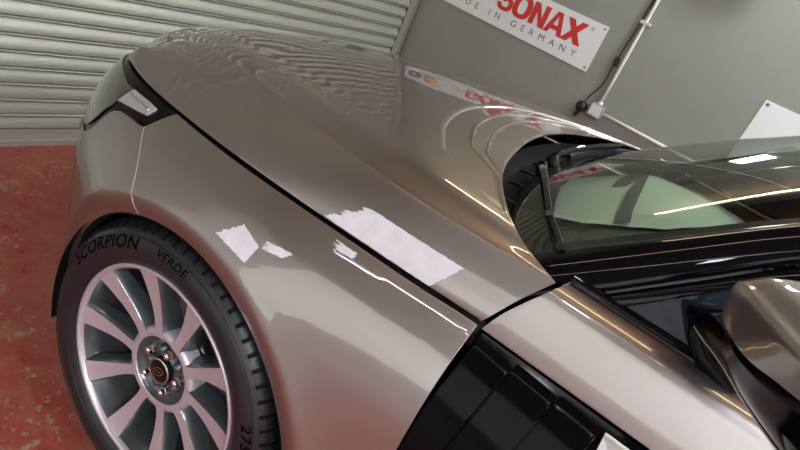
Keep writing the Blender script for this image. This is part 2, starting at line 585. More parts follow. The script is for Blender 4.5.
def ring_quads(cx, cy, rx, ry, tx, ty, a0=0, a1=360, n=28, sq=2.6):
    P = []
    def sup(a, r1, r2):
        c, s = math.cos(a), math.sin(a)
        return (cx + r1 * math.copysign(abs(c) ** (2 / sq), c), cy + r2 * math.copysign(abs(s) ** (2 / sq), s))
    for i in range(n):
        a, b = math.radians(a0 + (a1 - a0) * i / n), math.radians(a0 + (a1 - a0) * (i + 1) / n)
        P.append([sup(a, rx, ry), sup(b, rx, ry), sup(b, rx - tx, ry - ty), sup(a, rx - tx, ry - ty)])
    return P


LZ, LH = 1.300, 0.138
Wd = 0.150
s_polys = (ring_quads(.5, .70, .50, .32, .29, .17, 0, 270, 22) + ring_quads(.5, .31, .52, .33, .29, .18, -180, 90, 22))
o_polys = ring_quads(.5, .5, .53, .53, .30, .20)
n_polys = [[(0, 0), (.31, 0), (.31, 1), (0, 1)], [(.69, 0), (1, 0), (1, 1), (.69, 1)], [(0.05, 1), (.32, 1), (.95, 0), (.68, 0)]]
a_polys = [[(-.04, 0), (.24, 0), (.58, 1), (.36, 1)], [(.78, 0), (1.06, 0), (.68, 1), (.44, 1)], [(.2, .2), (.82, .2), (.76, .40), (.26, .40)]]
x_polys = [[(-.06, 0), (.30, 0), (1.06, 1), (.70, 1)], [(.70, 0), (1.08, 0), (.30, 1), (-.06, 1)]]
xl = 2.082
for nm, pl, wdt in (('s', s_polys, 0.112), ('o', o_polys, 0.133), ('n', n_polys, 0.121), ('a', a_polys, 0.125), ('x', x_polys, 0.131)):
    poly_letter(pl, 'red_letter', xl, wdt, LZ, LH, SIGNRED, ban, org, sh=0.0)
    xl -= wdt + 0.006
split_letters(wall_text('MADE IN GERMANY', 2.475, 1.425, 1.234, 0.040, SIGNGREY, ban, org, 'strapline', spacing=2.1), 'grey_letter')
wall_text('®', 1.412, 1.388, 1.415, 0.024, SIGNGREY, ban, org, 'registered_mark')
wall_text('e', 2.185, 2.125, 1.322, 0.055, SIGNMID, ban, org, 'script_letter', shear=0.4)
for cx_, c_in, c_out in ((2.545, SIGNMID, SIGNDARK), (2.40, SIGNYELLOW, SIGNORANGE)):
    for rr_, r0_, mt_ in ((0.062, 0.036, c_out), (0.044, 0.024, c_in)):
        lathe_y('round_emblem', [(rr_, 0.0065), (rr_ - 0.001, 0.0072 + (0.0004 if rr_ < .05 else 0)), (r0_, 0.0072 + (0.0004 if rr_ < .05 else 0))], mt_, ban, 40,
                (cx_ - bc, 0, 1.375 - bz0))

# second white poster further right on the same wall
pos = empty('poster', (-0.30, YW, 0.95))
tag(pos, 'plain white poster on the grey wall above the windscreen at the right edge', 'poster')
bm = bmesh.new()
box_bm(bm, (0, 0.004, 0.2615), (1.30, 0.004, 0.523))
bm_obj('poster_sheet', bm, SIGNWHITE, pos)
for ex in (-0.63, 0.63):
    lathe_y('eyelet', [(0.0, 0.009), (0.005, 0.009), (0.0085, 0.008), (0.010, 0.006)], EYELET, pos, 16, (ex, 0, 0.503))

# electrical conduit
c1 = tube('conduit_pipe', [(1.125, YW + 0.022, z) for z in np.linspace(1.05, R['h'] - 0.001, 12)], 0.0105, CONDUIT, n=12)
tag(c1, 'white vertical conduit pipe running up the grey wall from the grey box', 'pipe', 'conduit pipes on the grey wall')
c2 = tube('conduit_pipe', [(x, YW + 0.022, 1.015) for x in np.linspace(1.075, -1.8, 12)], 0.0105, CONDUIT, n=12)
tag(c2, 'white horizontal conduit pipe running right from the grey box behind the car', 'pipe', 'conduit pipes on the grey wall')
jb = empty('junction_box', (1.125, YW, 1.015))
tag(jb, 'small grey electrical box on the wall where both white pipes meet', 'electrical box')
box('box_body', (0, 0.027, 0), (0.086, 0.05, 0.082), BOXGREY, jb, bevel=0.006)
box('box_cover', (0, 0.054, 0), (0.070, 0.006, 0.066), CONDUIT, jb, bevel=0.002)
lathe = lathe_y('pipe_gland', [(0.0, 0.0), (0.015, 0.0), (0.015, 0.02), (0.0, 0.02)], CONDUIT, jb, 16)
lathe.rotation_euler = (PI / 2, 0, 0); lathe.location = (0, 0.022, 0.04)
for zc in (1.575, 2.3):
    cl = box('pipe_clip', (1.125, YW + 0.018, zc), (0.062, 0.034, 0.020), CONDUIT, bevel=0.004)
    tag(cl, 'white saddle clip holding the vertical pipe to the wall' if zc < 2 else 'upper white saddle clip on the vertical pipe near the ceiling', 'pipe clip', 'clips on the vertical pipe')
pc = empty('power_cable', (1.185, YW, 0.97))
tag(pc, 'thin black cable with plug and inline switch hanging beside the white vertical pipe', 'cable')
wp = [(1.219, 1.015), (1.219, 1.04), (1.208, 1.08), (1.190, 1.12), (1.172, 1.17), (1.170, 1.22), (1.172, 1.26), (1.168, 1.33), (1.164, 1.40), (1.158, 1.47), (1.150, 1.7), (1.146, 1.65), (1.145, 1.8), (1.143, 2.2), (1.142, 3.0), (1.142, 3.29)]
cp = catmull([(x - 1.185, 0.020, z - 0.97) for x, z in wp], np.linspace(0, 1, 70))
tube('cord', cp, 0.0042, CABLE, pc, 8)
sw = box('inline_switch', (1.166 - 1.185, 0.022, 1.318 - 0.97), (0.028, 0.024, 0.062), CABLE, pc, rot=Matrix.Rotation(0.10, 3, 'Y'), bevel=0.006)
lathe_y('plug', [(0.0, 0.0), (0.028, 0.0), (0.033, 0.012), (0.033, 0.045), (0.026, 0.056), (0.0, 0.058)], CABLE, pc, 20, (0.034, 0.006, 0.03), flip=True)
tube('cable_relief', [(0.039, 0.03, 0.015), (0.044, 0.032, -0.02), (0.048, 0.034, -0.045)], [0.016, 0.012, 0.006], CABLE, pc, 10)

# ------------------------------------------------------------------ lamps of the room
def led_panel(x, y, label, grp='ceiling LED panels', sx=0.6, sy=0.6, strength=None):
    e = empty('led_panel', (x, y, R['h']))
    tag(e, label, 'ceiling lamp', grp)
    bm = bmesh.new()
    for s_ in (-1, 1):
        box_bm(bm, (s_ * (sx / 2 + 0.008), 0, -0.02), (0.016, sy + 0.032, 0.04))
        box_bm(bm, (0, s_ * (sy / 2 + 0.008), -0.02), (sx, 0.016, 0.04))
    bm_obj('lamp_frame', bm, LAMPBODY, e)
    bm = bmesh.new()
    box_bm(bm, (0, 0, -0.025), (sx, sy, 0.01))
    bm_obj('diffuser', bm, LEDWHITE, e)
    return e


def tube_lamp(x0, x1, y, z, label, r=0.016, mt=None):
    e = empty('tube_lamp', ((x0 + x1) / 2, y, R['h']))
    tag(e, label, 'ceiling lamp')
    h = (x1 - x0) / 2
    zz = z - R['h']
    tube('lamp_tube', [(-h, 0, zz), (0, 0, zz), (h, 0, zz)], r, mt, e, 12)
    box('lamp_housing', (0, 0, zz + 0.05), (2 * h + 0.06, 0.05, 0.05), LAMPBODY, e)
    for s_ in (-1, 1):
        tube('hanger', [(s_ * h * 0.8, 0, zz + 0.07), (s_ * h * 0.8, 0, -0.001)], 0.003, LAMPBODY, e, 6)
    return e


#LAMPS#
for x_, y_, lb_ in ((-1.9, 1.2, 'white LED panel on the ceiling above the near front door'), (-1.9, -2.3, 'white LED panel on the ceiling between the car roof and the banner wall'),
                    (-3.8, -0.6, 'white LED panel on the ceiling behind the car'), (-3.4, 2.3, 'white LED panel on the ceiling in the rear left corner')):
    led_panel(x_, y_, lb_, 'LED panels on the rear half of the ceiling', 1.2, 0.6)  # added out of view to brighten shutter, floor and wall
led_panel(0.2, -3.2, 'white LED panel on the ceiling directly above the white poster', None, 1.2, 0.3)
tube_lamp(-0.6, 1.85, 0.85, 3.22, 'long cool white tube lamp under the ceiling left of the bonnet', r=0.008, mt=TUBEWHITE)
tube_lamp(-0.9, 2.2, -3.68, 2.95, 'long warm tube lamp high along the banner wall', mt=TUBEWARM)
tube_lamp(-0.9, 2.2, -0.75, 3.22, 'long warm tube lamp under the ceiling over the car', mt=TUBEWARM)
led_panel(0.11, 1.04, 'small square white LED panel on the ceiling above the front door mirror', None, 0.18, 0.18)
fl = empty('floodlight', (0.80, YW, 2.05))
tag(fl, 'white floodlight fixed high on the banner wall', 'wall lamp')
box('lamp_housing', (0, 0.05, 0), (0.27, 0.10, 0.16), LAMPBODY, fl, bevel=0.01)
box('diffuser', (0, 0.103, 0), (0.24, 0.01, 0.12), FLOODWHITE, fl)
#ENDLAMPS#

#GEOM#
# ================================================================== THE CAR (car frame: X forward from the front axle, Y to the left)
CAR = empty('car', (0.948, -1.663, 0), math.radians(5.5))
tag(CAR, 'bronze silver five-door SUV seen over its front wing and bonnet', 'car')


def si(x, xs, ys):
    """monotone smooth interpolation"""
    xs = np.asarray(xs, float); ys = np.asarray(ys, float); x = np.asarray(x, float)
    h = np.diff(xs); d = np.diff(ys) / h
    m_ = np.zeros(len(xs)); m_[0] = d[0]; m_[-1] = d[-1]
    for i in range(1, len(xs) - 1):
        if d[i - 1] * d[i] > 0:
            w1, w2 = 2 * h[i] + h[i - 1], h[i] + 2 * h[i - 1]
            m_[i] = (w1 + w2) / (w1 / d[i - 1] + w2 / d[i])
    xc = np.clip(x, xs[0], xs[-1])
    k = np.clip(np.searchsorted(xs, xc, side='right') - 1, 0, len(xs) - 2)
    t = (xc - xs[k]) / h[k]
    return ((2 * t**3 - 3 * t**2 + 1) * ys[k] + (t**3 - 2 * t**2 + t) * h[k] * m_[k]
            + (-2 * t**3 + 3 * t**2) * ys[k + 1] + (t**3 - t**2) * h[k] * m_[k + 1])


PLAN = np.array([(-3.9, .90), (-3.4, .935), (-2.87, .955), (-1.6, .958), (-1.1, .958), (-.6, .958), (-.2, .957), (0, .953), (.15, .943), (.27, .925), (.38, .893), (.47, .857),
                 (.55, .812), (.64, .74), (.715, .635), (.775, .48), (.815, .3), (.838, .12), (.84, 0)])
_ps = np.linspace(0, 1, 600)
_pp = catmull(PLAN, _ps)
_arc = np.concatenate([[0], np.cumsum(np.linalg.norm(np.diff(_pp, axis=0), axis=1))])
_arc -= np.interp(0, _pp[:, 0], _arc)          # t = 0 above the axle
TC = _arc[-1]
_tan = np.gradient(_pp, axis=0); _tan /= np.linalg.norm(_tan, axis=1)[:, None]
_nor = np.stack([-_tan[:, 1], _tan[:, 0]], 1)            # points to +Y on the side
_nor[-1] = (1, 0) if _nor[-1][0] > 0 else _nor[-1]


def P_(t):
    return np.stack([np.interp(t, _arc, _pp[:, 0]), np.interp(t, _arc, _pp[:, 1])], -1)


def N_(t):
    v = np.stack([np.interp(t, _arc, _nor[:, 0]), np.interp(t, _arc, _nor[:, 1])], -1)
    return v / np.linalg.norm(v, axis=-1, keepdims=True)


def zgap(t):
    return si(t, [-4, -1.6, -.62, -.49, -.3, -.035, .25, .50, .70, 1.0, TC], [1.02, 1.005, 1.0, .992, .984, .972, .962, .953, .944, .928, .922])


def off_(t, z):
    s = zgap(t) - z
    g = si(s, [-.02, 0, .006, .018, .035, .065, .105, .15, .20, .26], [1.05, 1, .93, .80, .63, .40, .21, .085, .02, 0])
    amp = si(t, [-4, -.62, -.3, .0, .25, .5, .9, TC], [.085, .086, .092, .104, .112, .09, .06, .05])
    low = si(z, [.15, .25, .38, .52, .62], [.06, .035, .014, .003, 0])
    rr_ = np.hypot(t + .04, z - .39)
    fl_ = si(rr_, [0, .418, .44, .466, .50, .55, .62, .70], [.0, .004, .014, .020, .014, .007, .002, 0]) * (np.abs(t) < .8)
    return g * amp + low - fl_


def S_(t, z):
    t = np.asarray(t, float); z = np.asarray(z, float)
    p = P_(t) - N_(t) * off_(t, z)[..., None]
    return np.concatenate([p, z[..., None]], -1)
#ENDGEOM#

GAPW = 0.0045

# ---------------- near front wing (fender)
AC = np.array([-.04, .39]); AR = .418


def wing_grid(nphi=150, nr=46):
    keys = [(205, (-.6155, .215)), (160, (-.6155, .62)), (133.6, (-.6155, zgap(-.6155))), (66.5, (.238, zgap(.238))), (60.5, (.272, .925)), (57.5, (.281, .905)), (54.9, (.2, .733))]
    # dense outer boundary: seam up, bonnet gap forward, lamp edge, bumper seam end
    segs = []
    a = np.linspace(205, 133.6, 46)
    zs = np.interp(a, [133.6, 205], [zgap(-.6155), .215])
    segs += [(x, (-.6155, z)) for x, z in zip(a, zs)]
    a = np.linspace(133.6, 75, 90)[1:]
    ts = np.interp(a, [75, 133.6], [.238, -.6155])
    segs += [(x, (t, zgap(t))) for x, t in zip(a, ts)]
    a = np.linspace(75, 67.6, 14)[1:]
    segs += [(x, (np.interp(x, [67.6, 75], [.264, .238]), np.interp(x, [67.6, 71, 75], [.915, .938, zgap(.238)]))) for x in a]
    G = []
    for phi, o_ in segs:
        ph = math.radians(phi)
        i_ = AC + AR * np.array([math.cos(ph), math.sin(ph)])
        o_ = np.array(o_)
        Lr = np.linalg.norm(o_ - i_)
        q = np.concatenate([np.linspace(0, .06 / max(Lr, .12), 10), ])
        q2 = np.linspace(q[-1], 1, nr - 9)[1:]
        q2 = q[-1] + (1 - q[-1]) * (1 - (1 - (q2 - q[-1]) / (1 - q[-1])) ** 1.5)
        q = np.concatenate([q, q2])
        pts = i_ + (o_ - i_) * q[:, None]
        pts = pts + np.sin(q * PI)[:, None] * np.array([-.012, .012]) * max(0, (78 - phi) / 10.4)
        G.append(S_(pts[:, 0], pts[:, 1]))
    return np.array(G)


WG = wing_grid()
wing = grid('front_wing', WG, PAINT, CAR, solid=0.005, flip=True, bevel=0.0012)

# arch return flange and black inner liner
ph = np.radians(np.linspace(-14, 205, 100))
rows = []
for dr, dy in ((0, 0), (-.004, -.004), (-.004, -.03)):
    tt = AC[0] + (AR + dr) * np.cos(ph); zz = AC[1] + (AR + dr) * np.sin(ph)
    p = S_(AC[0] + AR * np.cos(ph), AC[1] + AR * np.sin(ph))
    p[:, 1] += dy
    if dr: p[:, 0] += dr * np.cos(ph); p[:, 2] += dr * np.sin(ph)
    rows.append(p)
grid('arch_flange', rows, BLACK, CAR)
LN = []
for rr_, yy in ((.424, .925), (.430, .90), (.430, .60), (.10, .60)):
    LN.append([(AC[0] + rr_ * math.cos(a), yy if rr_ > .2 else .60, AC[1] + rr_ * math.sin(a)) for a in ph])
grid('wheel_well_liner', LN, LINER, CAR)

# ---------------- bumper
def lamp_low(t):
    return si(t, [.24, .268, .325, .38, .409, .425, .446, .50, .58, .75, .95, TC], [.935, .917, .910, .901, .886, .858, .825, .785, .76, .73, .71, .69])


def bumper_grid(nu=110, nv=44):
    left = []
    for a in np.linspace(-14, 67.2, 30):
        left.append(AC + AR * np.array([math.cos(math.radians(a)), math.sin(math.radians(a))]))
    for q in np.linspace(0, 1, 19)[1:]:
        left.append(np.array([.1255, .776]) + (np.array([.2665, .9135]) - np.array([.1255, .776])) * q + math.sin(q * PI) * np.array([-.012, .012]))
    left = np.array(left)
    nv = len(left)
    zr = np.linspace(.26, .69, nv)
    G = []
    for u in np.linspace(0, 1, nu) ** 1.25:
        row = []
        for j in range(nv):
            v = j / (nv - 1)
            p = left[j] + (np.array([TC, zr[j]]) - left[j]) * u
            tt = left[-1][0] + (TC - left[-1][0]) * u
            ct = np.array([tt, lamp_low(tt) - .004]) - (left[-1] + (np.array([TC, zr[-1]]) - left[-1]) * u)
            row.append(p + ct * v ** 4)
        row = np.array(row)
        G.append(S_(row[:, 0], row[:, 1]))
    return np.array(G)


BG = bumper_grid()
BGm = BG[::-1].copy(); BGm[..., 1] *= -1
FULL = np.concatenate([BG, BGm[1:]], 0)
grid('front_bumper', FULL, PAINT, CAR, solid=0.006, flip=True, bevel=0.0016)

# ---------------- headlight
def band(t0, t1, zlo, zhi, nt, nz, inset=0.0):
    T = np.linspace(t0, t1, nt)
    G = []
    for t in T:
        z = np.linspace(zlo(t), zhi(t), nz)
        s = np.full(nz, t)
        p = S_(s, z)
        nn = N_(s)
        p[:, :2] -= nn * inset
        G.append(p)
    return np.array(G)


def make_headlight(parent):
    base = grid('headlight', band(.238, 1.02, lambda t: min(lamp_low(t) + .001, zgap(t) - .004), lambda t: zgap(t) - .0035 + .0, 80, 12, .006), VENTBLACK, parent, solid=.004, flip=True)
    # outer lens, stops short of the black surround
    def lo(t): return lamp_low(t + np.interp(t, [.40, .45, .6], [-.012, -.024, 0])) + .010
    def hi(t): return zgap(t) - np.interp(t, [.40, .47, .56, 1.0], [.017, .019, .014, .010])
    grid('lens', band(.434, 1.0, lo, hi, 60, 10, .001), LAMPGLASS, base, solid=.004, flip=True, bevel=.0015)
    # silver daytime lamp strip, a wedge pointing backwards
    def lo2(t): return np.interp(t, [.298, .342, .409, .43], [.9295, .921, .909, .904])
    def hi2(t): return np.interp(t, [.298, .34, .43], [.9475, .9465, .940])
    grid('daytime_lamp', band(.300, .430, lo2, hi2, 24, 8, -.001), LAMPSILVER, base, solid=.006, flip=True, bevel=.002)
    grid('light_strip', band(.315, .420, lambda t: hi2(t) - .012, lambda t: hi2(t) - .008, 20, 3, -.0025), CHROME, base, solid=.002, flip=True)
    return base


hl = make_headlight(CAR)

# ---------------- grille between the lamps
gr = grid('grille', np.array([[S_(TC * (.0 + 1.0) - abs(q) , np.array([z]))[0] * np.array([1, -1 if q < 0 else 1, 1]) for z in np.linspace(.695, .918, 8)]
                              for q in np.linspace(-.33, .33, 40)]), GLOSSBLACK, CAR, solid=.004, flip=False)
for k in range(6):
    zz = .715 + k * .034
    pts = [S_(TC - abs(q), np.array([zz]))[0] * np.array([1, -1 if q < 0 else 1, 1]) + np.array([.008, 0, 0]) for q in np.linspace(-.31, .31, 24)]
    tube('grille_bar', pts, .006, SILVER, gr, 8)

# ---------------- bonnet
GT = [.60, .545, .46, .16, -.17, -.40, -.6175]
EG = S_(np.array(GT), np.array([zgap(t) for t in GT]))
# step across the panel gap: along the skin, inwards and up
EG[:, 1] -= .0045; EG[:, 2] += .0085
EG[0, 2] -= .004
CC = np.array([(.600, .655, .940), (.590, .63, .975), (.53, .60, 1.012), (.20, .65, 1.066), (-.145, .755, 1.088), (-.38, .805, 1.101), (-.682, .825, 1.12)])
S1 = (EG + CC) / 2
S1 += np.array([[.010, .006, .006], [.012, .010, .008], [.008, .012, .008], [0, .012, .008], [0, .009, .005], [0, .006, .003], [.002, .005, .002]])
I1 = np.array([(.68, .555, .937), (.668, .53, .978), (.585, .50, 1.022), (.22, .57, 1.083), (-.145, .68, 1.112), (-.36, .735, 1.127), (-.590, .782, 1.136)])
D1 = np.array([(.765, .375, .930), (.748, .365, .975), (.64, .38, 1.022), (.30, .46, 1.083), (-.08, .50, 1.122), (-.27, .53, 1.137), (-.462, .59, 1.145)])
I2 = np.array([(.805, .18, .925), (.792, .18, .968), (.69, .20, 1.018), (.36, .24, 1.088), (.0, .26, 1.128), (-.19, .27, 1.144), (-.378, .29, 1.153)])
MM = np.array([(.820, 0, .922), (.806, 0, .966), (.70, 0, 1.012), (.38, 0, 1.090), (.02, 0, 1.130), (-.17, 0, 1.146), (-.352, 0, 1.158)])
CK = np.array([.3, .3, .28, .22, .14, .09, .09])[:, None]
CM = CC + (S1 - CC) * CK
CP = CC + (I1 - CC) * CK
EG2 = EG + (S1 - EG) * .10 + np.array([0, .0015, 0])
CURV = [EG, EG2, S1, CM, CC, CP, I1, D1, I2, MM]
mir = np.array([1, -1, 1])
CURV += [c * mir for c in CURV[-2::-1]]
NVH = 260
# parameter across shared by all stations
midc = np.array([catmull(c, [.5])[0] for c in CURV])
_nodes = np.concatenate([[0], np.cumsum(np.linalg.norm(np.diff(midc, axis=0), axis=1))]); _nodes /= _nodes[-1]
VQ = np.linspace(0, 1, NVH)


def across(pts):
    n = len(pts); s = _nodes
    tan = np.zeros_like(pts)
    for i in range(n):
        if i == 0: tan[i] = (pts[1] - pts[0]) / (s[1] - s[0])
        elif i == n - 1: tan[i] = (pts[-1] - pts[-2]) / (s[-1] - s[-2])
        else:
            h0, h1 = s[i] - s[i - 1], s[i + 1] - s[i]
            tan[i] = ((pts[i] - pts[i - 1]) / h0 * h1 + (pts[i + 1] - pts[i]) / h1 * h0) / (h0 + h1)
    k = np.clip(np.searchsorted(s, VQ, side='right') - 1, 0, n - 2)
    h = (s[k + 1] - s[k])[:, None]; t = ((VQ - s[k]) / (s[k + 1] - s[k]))[:, None]
    return ((2 * t**3 - 3 * t**2 + 1) * pts[k] + (t**3 - 2 * t**2 + t) * h * tan[k]
            + (-2 * t**3 + 3 * t**2) * pts[k + 1] + (t**3 - t**2) * h * tan[k + 1])


NB = 240
base = np.array([across(r_) for r_ in np.array([catmull(c, np.linspace(0, 1, NB)) for c in CURV]).transpose(1, 0, 2)])   # [NB][NVH]
REAR = base[-1]


def dA(y): return np.interp(abs(y), [0, .24, .475, .63, .69, .73, .76], [.215, .21, .20, .178, .11, .03, .0])
def dB(y): return np.interp(abs(y), [0, .33, .50, .565, .59], [.150, .135, .108, .02, .0])
def dC(y): return np.interp(abs(y), [0, .28, .48, .54, .56], [.100, .085, .062, .01, .0])


HG = []
for j in range(NVH):
    colm = base[:, j]
    L_ = np.concatenate([[0], np.cumsum(np.linalg.norm(np.diff(colm, axis=0), axis=1))])
    y = REAR[j][1]
    a, b_, c_ = dA(y), dB(y), dC(y)
    a = max(a, .012); b_ = max(min(b_, a - .004), .008); c_ = max(min(c_, b_ - .003), .004)
    tot = L_[-1]
    e = .0032
    main = tot - a - e
    q = np.linspace(0, 1, 90)
    q = q ** 1.15
    s = list(main * q)
    s += [tot - a + e * k for k in (0, 1)]
    s += list(np.linspace(tot - a + 2 * e, tot - b_ - e, 9))
    s += [tot - b_, tot - b_ + e * .8]
    s += list(np.linspace(tot - b_ + 1.6 * e, tot - c_ - e * .6, 7))
    s += [tot - c_, tot - c_ + e * .6]
    s += list(np.linspace(tot - c_ + 1.2 * e, tot, 7))
    s = np.maximum.accumulate(np.clip(np.array(s), 0, tot))
    p = np.stack([np.interp(s, L_, colm[:, k]) for k in range(3)], 1)
    sa, sb, sc = min(1, max(0, (dA(y) - .01) / .05)), min(1, dB(y) / .05), min(1, dC(y) / .03)
    h = np.zeros(len(s))
    n0 = 90
    h[n0:n0 + 1] = -.0015 * sa
    h[n0 + 1:n0 + 11] = -.0042 * sa * np.ones(10) + np.linspace(0, 1, 10) ** 2 * .003 * sa
    k1 = n0 + 11
    h[k1] = 0.0008 * sb
    h[k1 + 1:k1 + 9] = -.002 * sa
    h[k1 + 1] = .0008 * sb
    k2 = k1 + 9
    h[k2:k2 + 2] = .0016 * sc
    h[k2 + 2:] = np.linspace(-.0015, .001, len(s) - k2 - 2) * sc
    p[:, 2] += h
    HG.append(p)
HG = np.array(HG).transpose(1, 0, 2)
hood = grid('bonnet', HG, PAINT, CAR, solid=.004, flip=True, bevel=0.001)

# black rubber channel seen through the panel gaps
def channel(name, top, mt=SEAL, dy=-.02, dz=-.03, w_=.03):
    top = np.asarray(top)
    a = top + np.array([0, .004 - .0, -.012]); b = top + np.array([0, -.03, -.004]); c = top + np.array([0, -.035, -.04]); d = top + np.array([0, .0, -.045])
    return grid(name, np.array([a, b, c, d, a]), mt, CAR)


qq = np.linspace(0, 1, 24)
sm_ = np.array([.1255, .776])[:, None] * (1 - qq) + np.array([.2655, .914])[:, None] * qq + np.sin(qq * PI) * np.array([-.012, .012])[:, None]
sp_ = []
for dt in (-.004, .004):
    p_ = S_(sm_[0] + dt, sm_[1]); p_[:, :2] -= N_(sm_[0]) * .0022; sp_.append(p_)
grid('seam_strip', sp_, SEAMLIGHT, CAR)
tt = np.linspace(.60, -.62, 60)
channel('gap_seal', S_(tt, zgap(tt)))

# ---------------- front door (near side), shoulder above and skin below the black vent panel
def shoulder_prof(x):
    return np.array([(.8745, .9995), (.8735, 1.012), (.868, 1.045), (.860, 1.076), (.851, 1.103), (.846, 1.1115), (.838, 1.1185), (.822, 1.1265), (.806, 1.129), (.802, 1.120)])


def door_shoulder(x0, x1, n):
    G = []
    for x in np.linspace(x0, x1, n):
        pr = shoulder_prof(x)
        pr = catmull(pr, np.linspace(0, 1, 40))
        lead = max(0, 1 - abs(x - x0) / .02)
        G.append([(x - (float(si(z_, [1.0, 1.04, 1.065, 1.10, 1.12], [0, .016, .030, .052, .066])) + max(0, .838 - y_) * .5) * math.exp(-abs(x - x0) / .06), y_, z_) for y_, z_ in pr])
    return np.array(G)


def make_door(parent):
    d = grid('front_door', door_shoulder(-.6245, -1.70, 70), PAINT, parent, solid=.004, flip=False, bevel=.001)
    T = np.linspace(-1.70, -.6245, 70)
    def zz_up(t): return np.interp(t, [-1.70, -1.36, -1.35, -.62], [.998, .998, .60, .60])
    G = [S_(np.full(24, t), np.linspace(.23, .60, 24)) for t in T]
    grid('door_skin', G, PAINT, d, solid=.006, flip=True, bevel=.0012)
    T2 = np.linspace(-1.70, -1.31, 30)
    G = [S_(np.full(24, t), np.linspace(.603, .996, 24)) for t in T2]
    grid('door_skin', G, PAINT, d, solid=.006, flip=True, bevel=.0012)
    # recessed gloss black vent panel with upright fins
    T3 = np.linspace(-1.306, -.628, 40)
    G = []
    for t in T3:
        z = np.linspace(.604, .990, 20)
        p = S_(np.full(20, t), z); p[:, 1] -= .016
        G.append(p)
    vp = grid('vent_panel', G, VENTBLACK, d, solid=.004, flip=True)
    edges = [-.632, -.703, -.784, -.862]
    for i in range(3):
        x0, x1 = edges[i], edges[i + 1] + .003
        T4 = np.linspace(x0, x1, 12)
        G = []
        for t in T4:
            q = (x0 - t) / (x0 - x1)
            z = np.linspace(.606, .986 if i else .984, 24)
            tt_ = t + (z - .99) * (-.11) * 1.0
            p = S_(tt_, z)
            p[:, 1] -= .012 - .009 * q ** 1.4
            G.append(p)
        grid('vent_fin', G, VENTBLACK, vp, solid=.008, flip=False, bevel=.0012)
    # silver bezel behind the fins
    bz = []
    for t, z in ((-.866, .982), (-1.29, .982), (-1.27, .72), (-.90, .72)):
        bz.append(S_(np.array([t]), np.array([z]))[0])
    bz = np.array(bz)
    cen = bz.mean(0)
    inner = cen + (bz - cen) * np.array([.84, 1, .74]); inner[:, 1] = bz[:, 1] + .003
    outr = bz + np.array([0, .004, 0])
    in2 = inner + np.array([0, -.010, 0]); in2 = cen * np.array([1, 0, 1]) + (in2 - cen * np.array([1, 0, 1])) * np.array([.98, 1, .96])
    V = np.concatenate([bz + np.array([0, -.012, 0]), outr, inner, in2])
    F = []
    for b in (0, 4, 8):
        for k in range(4):
            F.append((b + k, b + (k + 1) % 4, b + 4 + (k + 1) % 4, b + 4 + k))
    F.append((12, 13, 14, 15))
    o = mesh_obj('vent_bezel', V, F, [SILVERTRIM, SILVER], vp, smooth=False, fmat=[0] * 12 + [1])
    # belt strip
    G = []
    for x in np.linspace(-.700, -1.70, 60):
        pr = [(.8185, 1.1275), (.818, 1.134), (.812, 1.1385), (.800, 1.1405), (.792, 1.139), (.790, 1.128)]
        pr = catmull(pr, np.linspace(0, 1, 16))
        G.append([(x, y_, z_) for y_, z_ in pr])
    grid('belt_strip', G, GLOSSBLACK, d)
    # side glass
    E3 = [(-.775, .800, 1.130), (-.80, .795, 1.150), (-.893, .768, 1.236), (-1.02, .733, 1.335), (-1.2, .690, 1.43), (-1.45, .650, 1.50), (-1.70, .635, 1.53)]
    top = catmull(E3, np.linspace(0, 1, 40))
    bot = np.array([(x, .801, 1.128) for x in np.interp(np.linspace(0, 1, 40), [0, 1], [-.775, -1.70])])
    G = np.array([bot + (top - bot) * q for q in np.linspace(0, 1, 12)])
    G[..., 0] = top[:, 0] * 1.0
    G = G.transpose(1, 0, 2)
    for i in range(40):
        b0 = np.array([G[i][0][0], .801, 1.128])
        for k in range(12):
            G[i][k] = b0 + (top[i] - b0) * k / 11
    grid('side_glass', G, SIDEGLASS, d)
    return d


drn = make_door(CAR)

# ---------------- windscreen, pillars, roof
E1 = np.array([(-.585, .76, 1.085), (-.63, .745, 1.120), (-.78, .70, 1.236), (-.93, .655, 1.350), (-1.12, .615, 1.475), (-1.35, .59, 1.585)])
GC = np.array([(-.425, 0, 1.110), (-.475, 0, 1.145), (-.66, 0, 1.280), (-.88, 0, 1.428), (-1.10, 0, 1.548), (-1.35, 0, 1.625)])


def screen_curve(f, g=1.0):
    """fraction f of the half width, 0 centre, 1 pillar"""
    return np.stack([GC[:, 0] + (E1[:, 0] - GC[:, 0]) * f ** 2.3, E1[:, 1] * f, GC[:, 2] + (E1[:, 2] - GC[:, 2]) * f ** 2.3], 1)


fs = [-1, -.85, -.65, -.4, 0, .4, .65, .85, 1]
cs = []
for f in fs:
    c = screen_curve(abs(f)); c[:, 1] *= np.sign(f) if f else 0
    cs.append(c)
SG = loft(cs, 60, 80)
grid('windscreen', SG, GLASS, CAR, flip=True)
# black ceramic edge printed band around the glass
FB = SG.copy(); FB[..., 2] -= .004
grid('screen_border', FB[:6], INTERIOR, CAR, flip=True)
grid('screen_border', FB[:, :3], INTERIOR, CAR, flip=True)
grid('screen_border', FB[:, -3:], INTERIOR, CAR, flip=True)


